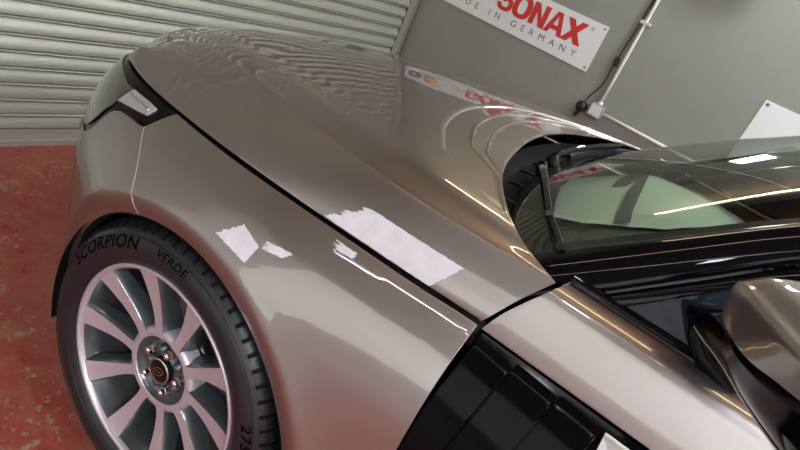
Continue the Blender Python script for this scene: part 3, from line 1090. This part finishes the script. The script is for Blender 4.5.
def make_pillar(parent):
    E2 = np.array([(-.655, .828, 1.066), (-.70, .813, 1.103), (-.745, .797, 1.141), (-.851, .757, 1.231), (-.95, .720, 1.315), (-1.13, .672, 1.435), (-1.35, .640, 1.7)])
    e1 = catmull(E1, np.linspace(0, 1, 60)); e2 = catmull(E2, np.linspace(0, 1, 60))
    e1 = e1 + np.array([0, .002, .004])
    mid = (e1 + e2) / 2 + np.array([.006, .010, .016])
    q1 = e1 * .72 + e2 * .28 + np.array([.004, .006, .014])
    q2 = e1 * .25 + e2 * .75 + np.array([.004, .010, .010])
    p = grid('windscreen_pillar', loft([e1 + np.array([0, 0, -.012]), e1, q1, mid, q2, e2, e2 + np.array([0, -.012, -.010])], 60, 30), GLOSSBLACK, parent)
    # door frame behind it
    E3 = np.array([(-.70, .824, 1.062), (-.755, .810, 1.110), (-.80, .797, 1.150), (-.893, .770, 1.236), (-1.02, .735, 1.335), (-1.2, .692, 1.43), (-1.40, .66, 1.49)])
    e3 = catmull(E3, np.linspace(0, 1, 60))
    e2b = e2 + np.array([-.006, -.001, -.006])
    m2 = (e2b + e3) / 2 + np.array([0, .006, .004])
    grid('door_frame', loft([e2b + np.array([0, -.012, -.004]), e2b, m2, e3, e3 + np.array([0, -.010, 0])], 60, 16), GLOSSBLACK, p)
    return p


pil = make_pillar(CAR)
# corner piece where wing, bonnet and pillar meet
cp_ = loft([[(-.672, .826, 1.116), (-.60, .79, 1.115), (-.545, .755, 1.105)],
            [(-.690, .820, 1.119), (-.63, .775, 1.110), (-.57, .745, 1.090)],
            [(-.72, .812, 1.124), (-.665, .765, 1.122), (-.60, .735, 1.098)]], 10, 10)
grid('pillar_foot', cp_, GLOSSBLACK, CAR, flip=False)

# roof
RG = []
for x, zc, hw_, ze in ((-1.35, 1.628, .60, 1.56), (-1.7, 1.655, .64, 1.565), (-2.3, 1.655, .65, 1.56), (-2.9, 1.62, .62, 1.535), (-3.4, 1.57, .58, 1.50)):
    RG.append([(x, hw_ * f, zc + (ze - zc) * abs(f) ** 3) for f in np.linspace(-1, 1, 31)])
grid('roof_panel', loft(np.array(RG).transpose(1, 0, 2), 30, 31) if False else np.array(RG), PAINT, CAR, solid=.01, flip=False)

# ---------------- cowl and wipers
# scuttle panel from under the bonnet edge down and back to the glass
f_ = np.linspace(-1, 1, 61)
rear_y = np.array([np.interp(q, np.linspace(-1, 1, NVH), REAR[:, 1]) for q in f_])
ord_ = np.argsort(REAR[:, 1])
ys = np.linspace(-.80, .80, 61)
hx = np.interp(ys, REAR[ord_, 1], REAR[ord_, 0]); hz = np.interp(ys, REAR[ord_, 1], REAR[ord_, 2])
gx = np.interp(np.abs(ys) / .76, np.linspace(0, 1, 20), [screen_curve(f)[0][0] for f in np.linspace(0, 1, 20)])
gz = np.interp(np.abs(ys) / .76, np.linspace(0, 1, 20), [screen_curve(f)[0][2] for f in np.linspace(0, 1, 20)])
cowl = []
for k, (q, dz) in enumerate(((-.25, -.03), (0.0, -.055), (.22, -.060), (.30, -.045), (.42, -.048), (.50, -.036), (.75, -.034), (.85, -.022), (1.0, -.014), (1.12, -.010))):
    row = np.stack([hx + (gx - .012 - hx) * q, ys, np.minimum(hz, 1.14) * (1 - min(max(q, 0), 1)) + gz * min(max(q, 0), 1) + dz + .012 * (q > .9)], 1)
    cowl.append(row)
scuttle = grid('scuttle_panel', np.array(cowl), SCUTTLE, CAR, flip=False)
for k in range(9):
    y0 = .50 - k * .13
    i0 = int(round((y0 + .8) / 1.6 * 60))
    if 0 < i0 < 60:
        a = cowl[3][i0] + np.array([0, 0, .004]); b = cowl[7][i0] + np.array([0, 0, .006])
        tube('scuttle_rib', [a, (a + b) / 2 + np.array([0, 0, .003]), b], .004, BLACK, scuttle, 6)


def glass_pt(y, up):
    f = abs(y) / .74
    c = screen_curve(min(f, 1.0)); L_ = np.concatenate([[0], np.cumsum(np.linalg.norm(np.diff(c, axis=0), axis=1))])
    p = np.array([np.interp(up, L_, c[:, k]) for k in range(3)])
    p[1] = y
    return p


def make_wiper(pivot, arm_end, blade_a, blade_b, parent):
    """arms and blades lie on the glass, given as (y, distance up the glass)"""
    n = np.array([.55, 0, .83])
    pv = glass_pt(*pivot) + n * .012
    ae = glass_pt(*arm_end) + n * .030
    ba = [glass_pt(blade_a[0] + (blade_b[0] - blade_a[0]) * q, blade_a[1] + (blade_b[1] - blade_a[1]) * q) for q in np.linspace(0, 1, 14)]
    root = empty('wiper', tuple(pv), parent=parent)
    o = -pv
    V, F = tube_pts(np.array([pv - n * .03, pv + n * .016]) + o, [.017, .015], 14)
    mesh_obj('wiper_pivot', V, F, BLACK, root)
    path = catmull([pv + n * .012, pv * .8 + ae * .2 + n * .02, (pv + ae) / 2 + n * .018, ae], np.linspace(0, 1, 16)) + o
    d = ae - pv; d /= np.linalg.norm(d); sd = np.cross(n, d)
    V = []
    for i, p in enumerate(path):
        w_ = .011 - .004 * i / 15
        for a, b in ((-1, -.5), (-1, .5), (-.6, 1), (.6, 1), (1, .5), (1, -.5)):
            V.append(p + sd * a * w_ + n * b * .007)
    F = []
    for i in range(15):
        for k in range(6):
            F.append((i * 6 + k, i * 6 + (k + 1) % 6, i * 6 + 6 + (k + 1) % 6, i * 6 + 6 + k))
    F += [tuple(range(5, -1, -1)), tuple(range(90, 96))]
    mesh_obj('wiper_arm', V, F, GLOSSBLACK, root, smooth=False)
    V = []
    for p in ba:
        for a, b in ((-.004, .001), (-.008, .014), (-.004, .022), (.004, .022), (.008, .014), (.004, .001)):
            V.append(p + o + sd * a + n * b)
    F = []
    for i in range(13):
        for k in range(6):
            F.append((i * 6 + k, i * 6 + (k + 1) % 6, i * 6 + 6 + (k + 1) % 6, i * 6 + 6 + k))
    F += [tuple(range(5, -1, -1)), tuple(range(78, 84))]
    mesh_obj('wiper_blade', V, F, BLACK, root, smooth=False)
    return root


make_wiper((.25, .012), (.655, .075), (.38, .044), (.745, .090), CAR)
make_wiper((.12, .012), (-.36, .070), (.04, .034), (-.66, .078), CAR)

# ---------------- interior seen through the glass
DG = []
for x, z, hw_ in ((-.50, 1.03, .70), (-.62, 1.075, .70), (-.80, 1.10, .70), (-.98, 1.095, .70), (-1.05, 1.06, .70), (-1.07, .80, .70), (-1.0, .55, .70)):
    DG.append([(x - .10 * (abs(f) ** 2) * (x > -.7), f * hw_, z - .02 * abs(f) ** 4) for f in np.linspace(-1, 1, 41)])
dash = grid('dashboard', np.array(DG), INTERIOR, CAR, solid=.01)
def dash_z(x): return float(np.interp(x, [-1.05, -.98, -.80, -.62, -.50], [1.066, 1.101, 1.106, 1.083, 1.045]))
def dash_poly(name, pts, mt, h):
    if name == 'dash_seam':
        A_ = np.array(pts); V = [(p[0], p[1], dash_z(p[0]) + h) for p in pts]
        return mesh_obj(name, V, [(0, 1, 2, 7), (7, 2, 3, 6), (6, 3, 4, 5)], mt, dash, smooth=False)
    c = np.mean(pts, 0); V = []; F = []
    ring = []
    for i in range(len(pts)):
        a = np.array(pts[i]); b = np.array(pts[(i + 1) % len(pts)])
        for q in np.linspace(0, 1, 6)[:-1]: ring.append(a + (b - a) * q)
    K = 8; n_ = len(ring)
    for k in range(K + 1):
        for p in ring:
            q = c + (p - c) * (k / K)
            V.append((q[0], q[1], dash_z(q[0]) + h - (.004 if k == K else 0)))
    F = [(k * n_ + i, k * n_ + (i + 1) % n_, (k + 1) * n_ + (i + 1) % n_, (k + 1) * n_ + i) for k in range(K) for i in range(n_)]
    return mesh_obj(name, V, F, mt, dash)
dash_poly('dash_cover', [(-.47, .10), (-.53, .34), (-.61, .33), (-.69, .20), (-.77, .06), (-.86, -.22), (-1.0, -.60), (-.75, -.69), (-.60, -.66), (-.50, -.45), (-.45, -.15)], REFLPALE, .006)  # painted reflection: pale wall tone in the windscreen, laid on the dash
dash_poly('demister_grille', [(-.562, -.19), (-.548, -.38), (-.560, -.60), (-.585, -.64), (-.593, -.52), (-.590, -.27)], INTERIOR, .012)  # dark shape within the windscreen reflection, imitated by a dark pad
dash_poly('dash_seam', [(-.585, -.56), (-.609, -.60), (-.644, -.218), (-.672, .06), (-.69, .19), (-.665, .25), (-.646, .14), (-.614, -.151)], INTERIOR, .012)  # dark arc within the windscreen reflection, imitated by a dark band
st = empty('steering_wheel', (-1.18, -.38, 1.00), parent=CAR)
ring = []
for i in range(40):
    a = 2 * PI * i / 40
    ring.append((.185 * math.sin(a) * .42, .185 * math.cos(a), .185 * math.sin(a) * .907))
V, F = tube_pts(ring + [ring[0]], .016, 10, caps=False)
mesh_obj('wheel_rim', V, F, INTERIOR, st)
box('wheel_boss', (0, 0, -.01), (.05, .15, .11), INTERIOR, st, bevel=.02)
for s_ in (-1, 1):
    box('wheel_spoke', (0, s_ * .125, -.01), (.02, .11, .035), INTERIOR, st, bevel=.006)
for yy in (.37, -.37):
    sb = empty('seat', (-1.75, yy, .55), parent=CAR)
    box('seat_cushion', (0, 0, 0), (.52, .52, .20), SEATTAN, sb, bevel=.05)
    box('seat_back', (-.30, 0, .33), (.16, .50, .62), SEATTAN, sb, rot=Matrix.Rotation(-.30, 3, 'Y'), bevel=.06)
    box('head_rest', (-.42, 0, .72), (.10, .26, .18), SEATTAN, sb, rot=Matrix.Rotation(-.2, 3, 'Y'), bevel=.035)
box('cabin_floor', (-1.9, 0, .36), (2.7, 1.6, .06), INTERIOR, CAR)
box('cabin_bulkhead', (-.70, 0, .68), (.03, 1.50, .70), INTERIOR, CAR)
box('rear_bulkhead', (-3.2, 0, .85), (.04, 1.56, .95), INTERIOR, CAR)
mb = empty('interior_mirror', (-1.02, 0, 1.44), parent=CAR)
box('mirror_body', (0, 0, 0), (.03, .22, .06), INTERIOR, mb, bevel=.012)
tube('mirror_stem', [(0, 0, .02), (.04, 0, .055)], .012, INTERIOR, mb, 8)

# ---------------- door mirror
def make_mirror(parent):
    root = empty('door_mirror', (-.88, .84, 1.14), parent=parent)
    o = np.array([.88, -.84, -1.14])
    ys_ = np.array([.914, .925, .97, 1.03, 1.10, 1.17, 1.215, 1.235])
    low = np.array([(-.888, 1.256), (-.885, 1.252), (-.904, 1.244), (-.921, 1.252), (-.938, 1.272), (-.955, 1.292), (-.97, 1.305), (-.985, 1.315)])
    rid = np.array([(-.882, 1.291), (-.878, 1.296), (-.890, 1.302), (-.905, 1.309), (-.920, 1.318), (-.940, 1.328), (-.962, 1.330), (-.985, 1.325)])
    top = np.array([(-.935, 1.322), (-.935, 1.331), (-.940, 1.342), (-.950, 1.350), (-.965, 1.358), (-.98, 1.360), (-.99, 1.352), (-1.0, 1.335)])
    bk = np.array([(-1.015, 1.320), (-1.02, 1.330), (-1.03, 1.342), (-1.035, 1.352), (-1.045, 1.358), (-1.05, 1.356), (-1.045, 1.345), (-1.03, 1.33)])
    def C3(a): return np.stack([a[:, 0], ys_, a[:, 1]], 1) + o
    mid = (rid + top) / 2 + np.array([.002, .004])
    fm = (low + rid) / 2 + np.array([.003, .0])
    capg = loft([C3(low), C3(fm), C3(rid + np.array([.0005, -.006])), C3(rid + np.array([-.001, -.001])), C3(rid + np.array([-.006, .003])), C3(mid), C3(top), C3(bk)], 40, 44)
    # close the inboard end
    endp = np.array([(-.94, .914, 1.285)]) + o
    capg = np.concatenate([np.array([[endp[0] * (1 - k_) + p * k_ + np.array([0, o_y, 0]) for p in capg[0]] for k_, o_y in ((.02, .004), (.5, .002), (.9, -.001), (.97, -.0005))]), capg], 0)
    grid('mirror_cap', capg, PAINT, root, solid=.004, ref=(-.07, .20, .13), flip=False, bevel=.001)
    # black lower housing sweeping in to the foot on the door
    y2 = np.array([.838, .87, .92, 1.0, 1.08, 1.16, 1.215])
    armb = np.array([(-.872, 1.190), (-.890, 1.190), (-.916, 1.194), (-.947, 1.199), (-.972, 1.210), (-.990, 1.230), (-1.0, 1.26)])
    armf = np.array([(-.856, 1.208), (-.868, 1.222), (-.886, 1.238), (-.914, 1.238), (-.936, 1.254), (-.957, 1.278), (-.975, 1.295)])
    armt = np.array([(-.866, 1.214), (-.878, 1.230), (-.892, 1.252), (-.914, 1.248), (-.936, 1.266), (-.957, 1.290), (-.975, 1.305)])
    arr = np.array([(-.93, 1.212), (-.96, 1.236), (-1.01, 1.290), (-1.025, 1.305), (-1.035, 1.315), (-1.04, 1.318), (-1.03, 1.315)])
    arl = np.array([(-.935, 1.182), (-.955, 1.184), (-.99, 1.190), (-1.015, 1.196), (-1.03, 1.206), (-1.037, 1.226), (-1.03, 1.252)])
    def D3(a): return np.stack([a[:, 0], y2, a[:, 1]], 1) + o
    mm_ = (armb + armf) / 2 + np.array([.004, -.004])
    g = loft([D3(armf), D3(armt), D3(arr), D3(arl), D3(armb), D3(mm_), D3(armf)], 40, 60)
    hs = grid('mirror_housing', g, VENTBLACK, root)
    es = hs.modifiers.new('split', 'EDGE_SPLIT'); es.split_angle = math.radians(60)
    # thin bright edge along the bottom of the housing
    tube('trim_line', catmull(D3(armb) + np.array([.001, 0, -.001]), np.linspace(0, 1, 30)), .0016, CHROME, root, 6)
    # foot
    ft = loft([[(-.868, .836, 1.205), (-.895, .815, 1.17), (-.925, .806, 1.132)], [(-.866, .842, 1.195), (-.888, .828, 1.16), (-.915, .816, 1.130)],
               [(-.880, .852, 1.188), (-.905, .838, 1.155), (-.935, .825, 1.129)], [(-.93, .850, 1.182), (-.955, .838, 1.155), (-.975, .825, 1.129)],
               [(-.94, .82, 1.20), (-.965, .81, 1.17), (-.985, .80, 1.132)]], 10, 24)
    grid('mirror_foot', ft + o, VENTBLACK, root, solid=.003, ref=(-.07, .20, .13))
    # repeater lamp lens and mirror glass
    lens = loft([C3(low + np.array([.002, -.002]))[3:], C3(low + np.array([.003, .004]))[3:]], 20, 4)
    gl_ = np.array([[(-1.032, y_, z_) for z_ in np.linspace(1.215, 1.335, 6)] for y_ in np.linspace(.94, 1.19, 8)]) + o
    grid('mirror_glass', gl_, CHROME, root, solid=.003, ref=(.2, .2, .13), flip=True)
    return root


mirr = make_mirror(CAR)

# ---------------- rear body (behind the camera, completes the car)
def rear_side(parent):
    p = None
    for nm, x0, x1 in (('rear_door', -1.712, -2.72), ('rear_wing', -2.732, -3.85)):
        T = np.linspace(x0, x1, 40)
        G = []
        for t in T:
            zb = .23
            if nm == 'rear_wing' or t < -2.4:
                dd = .43 ** 2 - (t + 2.874) ** 2
                if dd > 0: zb = max(zb, .39 + math.sqrt(dd))
            z1 = np.linspace(zb, .996, 20)
            s1 = S_(np.full(20, t), z1)
            sh = catmull(shoulder_prof(t), np.linspace(0, 1, 14)); tap = max(0, (-t - 2.6)) * .06
            s2 = np.array([(t, y_ - tap, z_) for y_, z_ in sh])
            G.append(np.concatenate([s1, s2]))
        o_ = grid(nm, G, PAINT, parent, solid=.008, flip=False)
        p = p or o_
    x = np.linspace(-1.70, -3.5, 30)
    G = [[(a, .801 - max(0, -a - 2.6) * .05, 1.128), (a, .69, 1.42), (a - .02, .64, 1.565)] for a in x]
    grid('rear_side_glass', G, GLOSSBLACK, p)
    return p


rs = rear_side(CAR)
tg = [[(-3.86 + .02 * abs(f), f * .86, .30), (-3.92, f * .86, .70), (-3.88, f * .84, 1.05), (-3.55, f * .66, 1.50), (-3.40, f * .58, 1.7)] for f in np.linspace(-1, 1, 15)]
grid('tailgate', tg, PAINT, CAR, solid=.01, flip=True)


# ---------------- wheels
def make_wheel(parent):
    root = empty('wheel', (0, .92, .386), parent=parent)     # local origin: centre of the outer rim flange plane
    # tyre: turned profile with cut tread
    prof = [(.270, -.012), (.276, -.002), (.283, .004), (.292, .010), (.306, .0155), (.322, .017), (.338, .0145), (.350, .009), (.3505, .0075), (.360, .001),
            (.3685, -.009), (.3755, -.021), (.380, -.034), (.3835, -.052), (.3836, -.060), (.376, -.0605), (.376, -.069), (.3845, -.0695), (.3855, -.095), (.386, -.118),
            (.377, -.1185), (.377, -.128), (.386, -.1285), (.386, -.165), (.377, -.1655), (.377, -.175), (.3855, -.1755), (.384, -.22), (.378, -.25), (.366, -.262), (.33, -.276), (.27, -.262)]
    fr_ = [0, .012, .14, .262, .274, .44, .46, .50, .52, .80]
    V = []
    NS = 68 * len(fr_)
    for i in range(NS):
        f_ = i % len(fr_)
        a = 2 * PI * (i // len(fr_) + fr_[f_]) / 68
        for k, (r, y) in enumerate(prof):
            rr = r
            if 10 <= k <= 14 and 1 <= f_ <= 3: rr -= .0075
            if 12 <= k <= 14 and 6 <= f_ <= 7: rr -= .005
            if 17 <= k <= 19 and 5 <= f_ <= 8: rr -= .006 if f_ in (6, 7) else 0
            if 22 <= k <= 23 and 1 <= f_ <= 3: rr -= .006
            if 26 <= k <= 28 and 6 <= f_ <= 7: rr -= .006
            V.append((rr * math.cos(a), y, rr * math.sin(a)))
    n = len(prof)
    F = [(i * n + k, i * n + k + 1, ((i + 1) % NS) * n + k + 1, ((i + 1) % NS) * n + k) for i in range(NS) for k in range(n - 1)]
    ty = mesh_obj('tyre', V, F, RUBBER, root)
    es = ty.modifiers.new('split', 'EDGE_SPLIT'); es.split_angle = math.radians(35)
    # raised sidewall lettering
    def side_text(body, a_start, r0, height, name, spacing=1.0, offset=0.0, shear=0.0, wscale=1.0, mt=LETTER):
        me = text_mesh(body, 1.0, 0.0, offset, spacing, shear)
        bm = bmesh.new(); bm.from_mesh(me); bmesh.ops.subdivide_edges(bm, edges=bm.edges[:], cuts=1); bm.to_mesh(me); bm.free()
        co = np.empty(3 * len(me.vertices)); me.vertices.foreach_get('co', co); co = co.reshape(-1, 3)
        sc_ = height / .70
        x = (co[:, 0] - co[:, 0].min()) * sc_ * wscale; z = co[:, 1] * sc_
        a = math.radians(a_start) + x / r0
        r = r0 - height / 2 + z
        prof_r = np.array([p[0] for p in prof[:13]]); prof_y = np.array([p[1] for p in prof[:13]])
        yy = np.interp(r, prof_r, prof_y) + .0012
        new = np.stack([r * np.cos(a), yy, r * np.sin(a)], 1)
        me.vertices.foreach_set('co', new.ravel()); me.update()
        split_letters(link_mesh(name, me, mt, root), 'sidewall_letter')
    side_text('SCORPION', 25, .335, .029, 'sidewall_lettering', 1.08, .022, .2, 1.22)
    side_text('VERDE', 81, .337, .018, 'sidewall_lettering', 1.1, .02, .2, 1.2)
    side_text('275/45 R21', 157, .337, .024, 'sidewall_lettering', 1.2, .03, .15, 1.15)
    # thin moulded rings on the sidewall
    for rr in (.300, .3485):
        lathe_y('sidewall_ring', [(rr - .0012, .0125 if rr < .32 else .0105), (rr, .0148 if rr < .32 else .0125), (rr + .0012, .0125 if rr < .32 else .009)], RUBBER, root, 120)
    # rim barrel and flange
    lathe_y('rim_flange', [(.272, -.010), (.2765, -.004), (.2775, .001), (.2755, .0035), (.270, .003), (.266, -.002), (.2645, -.010)], MACHINED, root, 140, flip=True)
    lathe_y('rim_barrel', [(.2645, -.010), (.260, -.020), (.254, -.045), (.246, -.075), (.243, -.13), (.245, -.21), (.262, -.235)], DARKALLOY, root, 120, flip=True)
    # ten spokes
    st_ = [  # r, half width of machined face, y of face, half width of body, depth
        (.090, .0200, -.0332, .028, .050), (.105, .0150, -.0335, .026, .050), (.122, .0132, -.0335, .023, .050), (.145, .0140, -.032, .022, .048),
        (.175, .0168, -.028, .0235, .044), (.205, .0205, -.022, .0265, .038), (.235, .0245, -.015, .031, .032), (.256, .0275, -.009, .034, .028), (.268, .0295, -.004, .036, .022)]
    st_ = catmull(st_, np.linspace(0, 1, 22))
    V, F, FM = [], [], []
    for r, hf, yf, hb, dp in st_:
        V += [(r, yf - dp, -hb * 1.12), (r, yf - dp * .45, -hb), (r, yf - .0035, -hf - .0025), (r, yf, -hf), (r, yf, hf), (r, yf - .0035, hf + .0025), (r, yf - dp * .45, hb), (r, yf - dp, hb * 1.12)]
    for i in range(21):
        for k in range(7):
            F.append((i * 8 + k, i * 8 + k + 1, i * 8 + 9 + k, i * 8 + 8 + k)); FM.append(0 if k == 3 else 1)
    sp_me = None
    for q in range(10):
        a = math.radians(70.5 + 36 * q)
        if sp_me is None:
            o_ = mesh_obj('spoke', V, F, [MACHINED, DARKALLOY], root, fmat=FM); sp_me = o_.data
        else:
            o_ = bpy.data.objects.new('spoke', sp_me); COL.objects.link(o_); o_.parent = root
        es = o_.modifiers.new('split', 'EDGE_SPLIT'); es.split_angle = math.radians(35)
        o_.rotation_euler = (0, -a, 0)
    # webs joining the spokes at the rim and round the hub
    lathe_y('hub_ring', [(.088, -.044), (.0885, -.035), (.091, -.0335), (.098, -.0335), (.106, -.0350), (.111, -.042), (.113, -.075)], MACHINED, root, 90, flip=False)
    lathe_y('hub_disc', [(.0, -.046), (.034, -.046), (.037, -.052), (.062, -.056), (.076, -.054), (.084, -.046), (.0885, -.036)], DARKALLOY, root, 80, flip=False)
    # five raised bosses between the nuts give the hub its star
    for q in range(5):
        a = math.radians(29 + 36 + 72 * q)
        b_ = lathe_y('hub_boss', [(.0, -.0385), (.010, -.040), (.0135, -.052)], DARKALLOY, root, 20, (.052 * math.cos(a), 0, .052 * math.sin(a)))
        a = math.radians(29 + 72 * q)
        cx_, cz_ = .0575 * math.cos(a), .0575 * math.sin(a)
        bm = bmesh.new()
        for (r1, r2, y0, y1, sg) in ((.0105, .0105, -.055, -.030, 6), (.0085, .0035, -.030, -.0265, 6), (.0125, .0115, -.055, -.040, 20)):
            rt = bmesh.ops.create_cone(bm, cap_ends=True, segments=sg, radius1=r1, radius2=r2, depth=y1 - y0)
            bmesh.ops.transform(bm, matrix=Matrix.Translation((cx_, (y0 + y1) / 2, cz_)) @ Matrix.Rotation(-PI / 2, 4, 'X'), verts=rt['verts'])
        bm_obj('wheel_nut', bm, LUG, root)
    cap = lathe_y('centre_cap', [(.0, -.0300), (.028, -.0305), (.0325, -.0325), (.034, -.036), (.035, -.050)], CAPBLACK, root, 48)
    lathe_y('cap_ring', [(.0300, -.0312), (.0320, -.0303), (.0342, -.0325)], CHROME, cap, 48)
    # oval emblem with a slanted stroke
    V, F = [], []
    nn = 36
    ca, sa_ = math.cos(math.radians(35)), math.sin(math.radians(35))
    for i in range(nn):
        a = 2 * PI * i / nn
        for rx, ry in ((.0185, .0115), (.0162, .0094)):
            u, v = rx * math.cos(a), ry * math.sin(a)
            V.append((-(u * ca - v * sa_), -.0296, u * sa_ + v * ca))
    F = [(2 * i, 2 * i + 1, 2 * ((i + 1) % nn) + 1, 2 * ((i + 1) % nn)) for i in range(nn)]
    b0 = len(V)
    for poly in ([(-.0085, .0035), (-.001, .0045), (.0018, -.0012), (-.0008, -.0012), (-.002, .0022), (-.0085, .0012)], [(.0085, -.0035), (.001, -.0045), (-.0018, .0012), (.0008, .0012), (.002, -.0022), (.0085, -.0012)]):
        b0 = len(V)
        V += [(-(u * ca - v * sa_), -.0296, u * sa_ + v * ca) for u, v in poly]
        F.append(tuple(range(b0, b0 + 6)))
    mesh_obj('cap_emblem', V, F, CHROME, cap, smooth=False)
    # brake
    lathe_y('brake_disc', [(.075, -.110), (.080, -.118), (.100, -.118), (.1805, -.118), (.1805, -.150), (.100, -.150)], DISC, root, 80)
    G = []
    for r in (.118, .130, .190, .200):
        G.append([(r * math.cos(a), -.092 - (.0 if .12 < r < .195 else .02), r * math.sin(a)) for a in np.radians(np.linspace(148, 218, 22))])
    cal = grid('brake_caliper', G, CALIPER, root, solid=.06, ref=(.15, -1, 0), flip=True, bevel=.006)
    for a in (162, 183, 204):
        a = math.radians(a)
        lathe_y('caliper_piston_cover', [(.0, -.084), (.016, -.085), (.019, -.094)], CALIPER, root, 20, (.16 * math.cos(a), 0, .16 * math.sin(a)))
    # valve and balance
    tube('valve', [(.225 * math.cos(.9), -.045, .225 * math.sin(.9)), (.213 * math.cos(.9), -.030, .213 * math.sin(.9))], .004, BLACK, root, 8)
    return root


whl = make_wheel(CAR)


def copy_tree(o, parent=None, name=None):
    c = o.copy(); COL.objects.link(c)
    if parent: c.parent = parent
    for ch in list(o.children):
        copy_tree(ch, c)
    return c


wr = copy_tree(whl, CAR); wr.location = (-2.874, .92, .386)
for x in (0, -2.874):
    wf = copy_tree(whl, CAR); wf.location = (x, -.92, .386); wf.rotation_euler = (0, 0, PI)
# far side panels mirror the near side
for part in (wing, hl, drn, pil, mirr, rs):
    c = copy_tree(part, CAR)
    c.scale = (1, -1, 1)
    if part is mirr:
        c.location = (-.88, -.84, 1.14)
for nm in ('rear_wing', 'wheel_well_liner', 'arch_flange'):
    src = bpy.data.objects.get(nm)
    if src:
        c = copy_tree(src, CAR); c.scale = (1, -1, 1)
box('underbody', (-1.7, 0, .26), (4.3, 1.10, .12), LINER, CAR)

# ---------------- thin white films lying over the paint
def hood_eval(t_, v_):
    """bonnet side skin at fraction v_ between the gap curve (0) and the crease (1), at longitudinal x"""
    def at(c):
        c = catmull(c, np.linspace(0, 1, 200)); o_ = np.argsort(c[:, 0])
        return np.array([t_, np.interp(t_, c[o_, 0], c[o_, 1]), np.interp(t_, c[o_, 0], c[o_, 2])])
    k = np.clip(np.searchsorted(HX_V, v_), 1, len(HX_V) - 1)
    return None


def film(name, outline, evalf, parent, n=26, jag=.0, label=None):
    """thin film over a quad outline given in surface parameters, edges ragged"""
    a, b, c, d = [np.array(p, float) for p in outline]
    V = []
    rnd = random.Random(len(name) + int(abs(a[0]) * 1000))
    jl = [rnd.uniform(-1, 1) * jag for _ in range(n + 1)]
    jr = [rnd.uniform(-1, 1) * jag * .25 for _ in range(n + 1)]
    jt = [rnd.uniform(-1, 1) * jag * .3 for _ in range(n + 1)]
    for i in range(n + 1):
        for j in range(n + 1):
            u, v = i / n, j / n
            uu = u + jl[j] * (1 - u) + jr[j] * u
            vv = v + jt[i] * (2 * v - 1)
            p = (a * (1 - uu) + b * uu) * (1 - vv) + (d * (1 - uu) + c * uu) * vv
            V.append(evalf(p[0], p[1]))
    F = [(i * (n + 1) + j, i * (n + 1) + j + 1, (i + 1) * (n + 1) + j + 1, (i + 1) * (n + 1) + j) for i in range(n) for j in range(n)]
    o_ = mesh_obj(name, V, F, PALEFILM, parent)
    if label: o_['label'] = label
    return o_


_hx = HG[:, :, 0]
def hood_skin(x, z):
    """point of the near bonnet side at given x and height"""
    best = []
    for j in range(0, 42):
        c = HG[:, j]
        o_ = np.argsort(c[:, 0])
        best.append((np.interp(x, c[o_, 0], c[o_, 1]), np.interp(x, c[o_, 0], c[o_, 2])))
    best = np.array(best)
    y = np.interp(z, best[:, 1], best[:, 0])
    return (x, y + .0010, z + .0006)


def wing_skin(t, z):
    p = S_(np.array([t]), np.array([z]))[0]
    return (p[0], p[1] + .0009, p[2] + .0004)


film('polish_residue', [(-.258, .992), (-.508, 1.0025), (-.545, 1.060), (-.330, 1.048)], hood_skin, hood, jag=.035, label='white rectangular polish residue on the bonnet edge')
film('polish_residue', [(-.325, .963), (-.362, .968), (-.362, .978), (-.312, .975)], wing_skin, wing, 14, jag=.22, label='small white residue spot just below the bonnet gap')
film('polish_residue', [(-.098, .872), (-.190, .862), (-.196, .898), (-.140, .911)], wing_skin, wing, 22, jag=.05, label='white residue patch above the wheel arch')
film('polish_residue', [(-.205, .898), (-.250, .907), (-.264, .922), (-.208, .915)], wing_skin, wing, 16, jag=.16, label='small ragged white residue spot beside the larger patch')
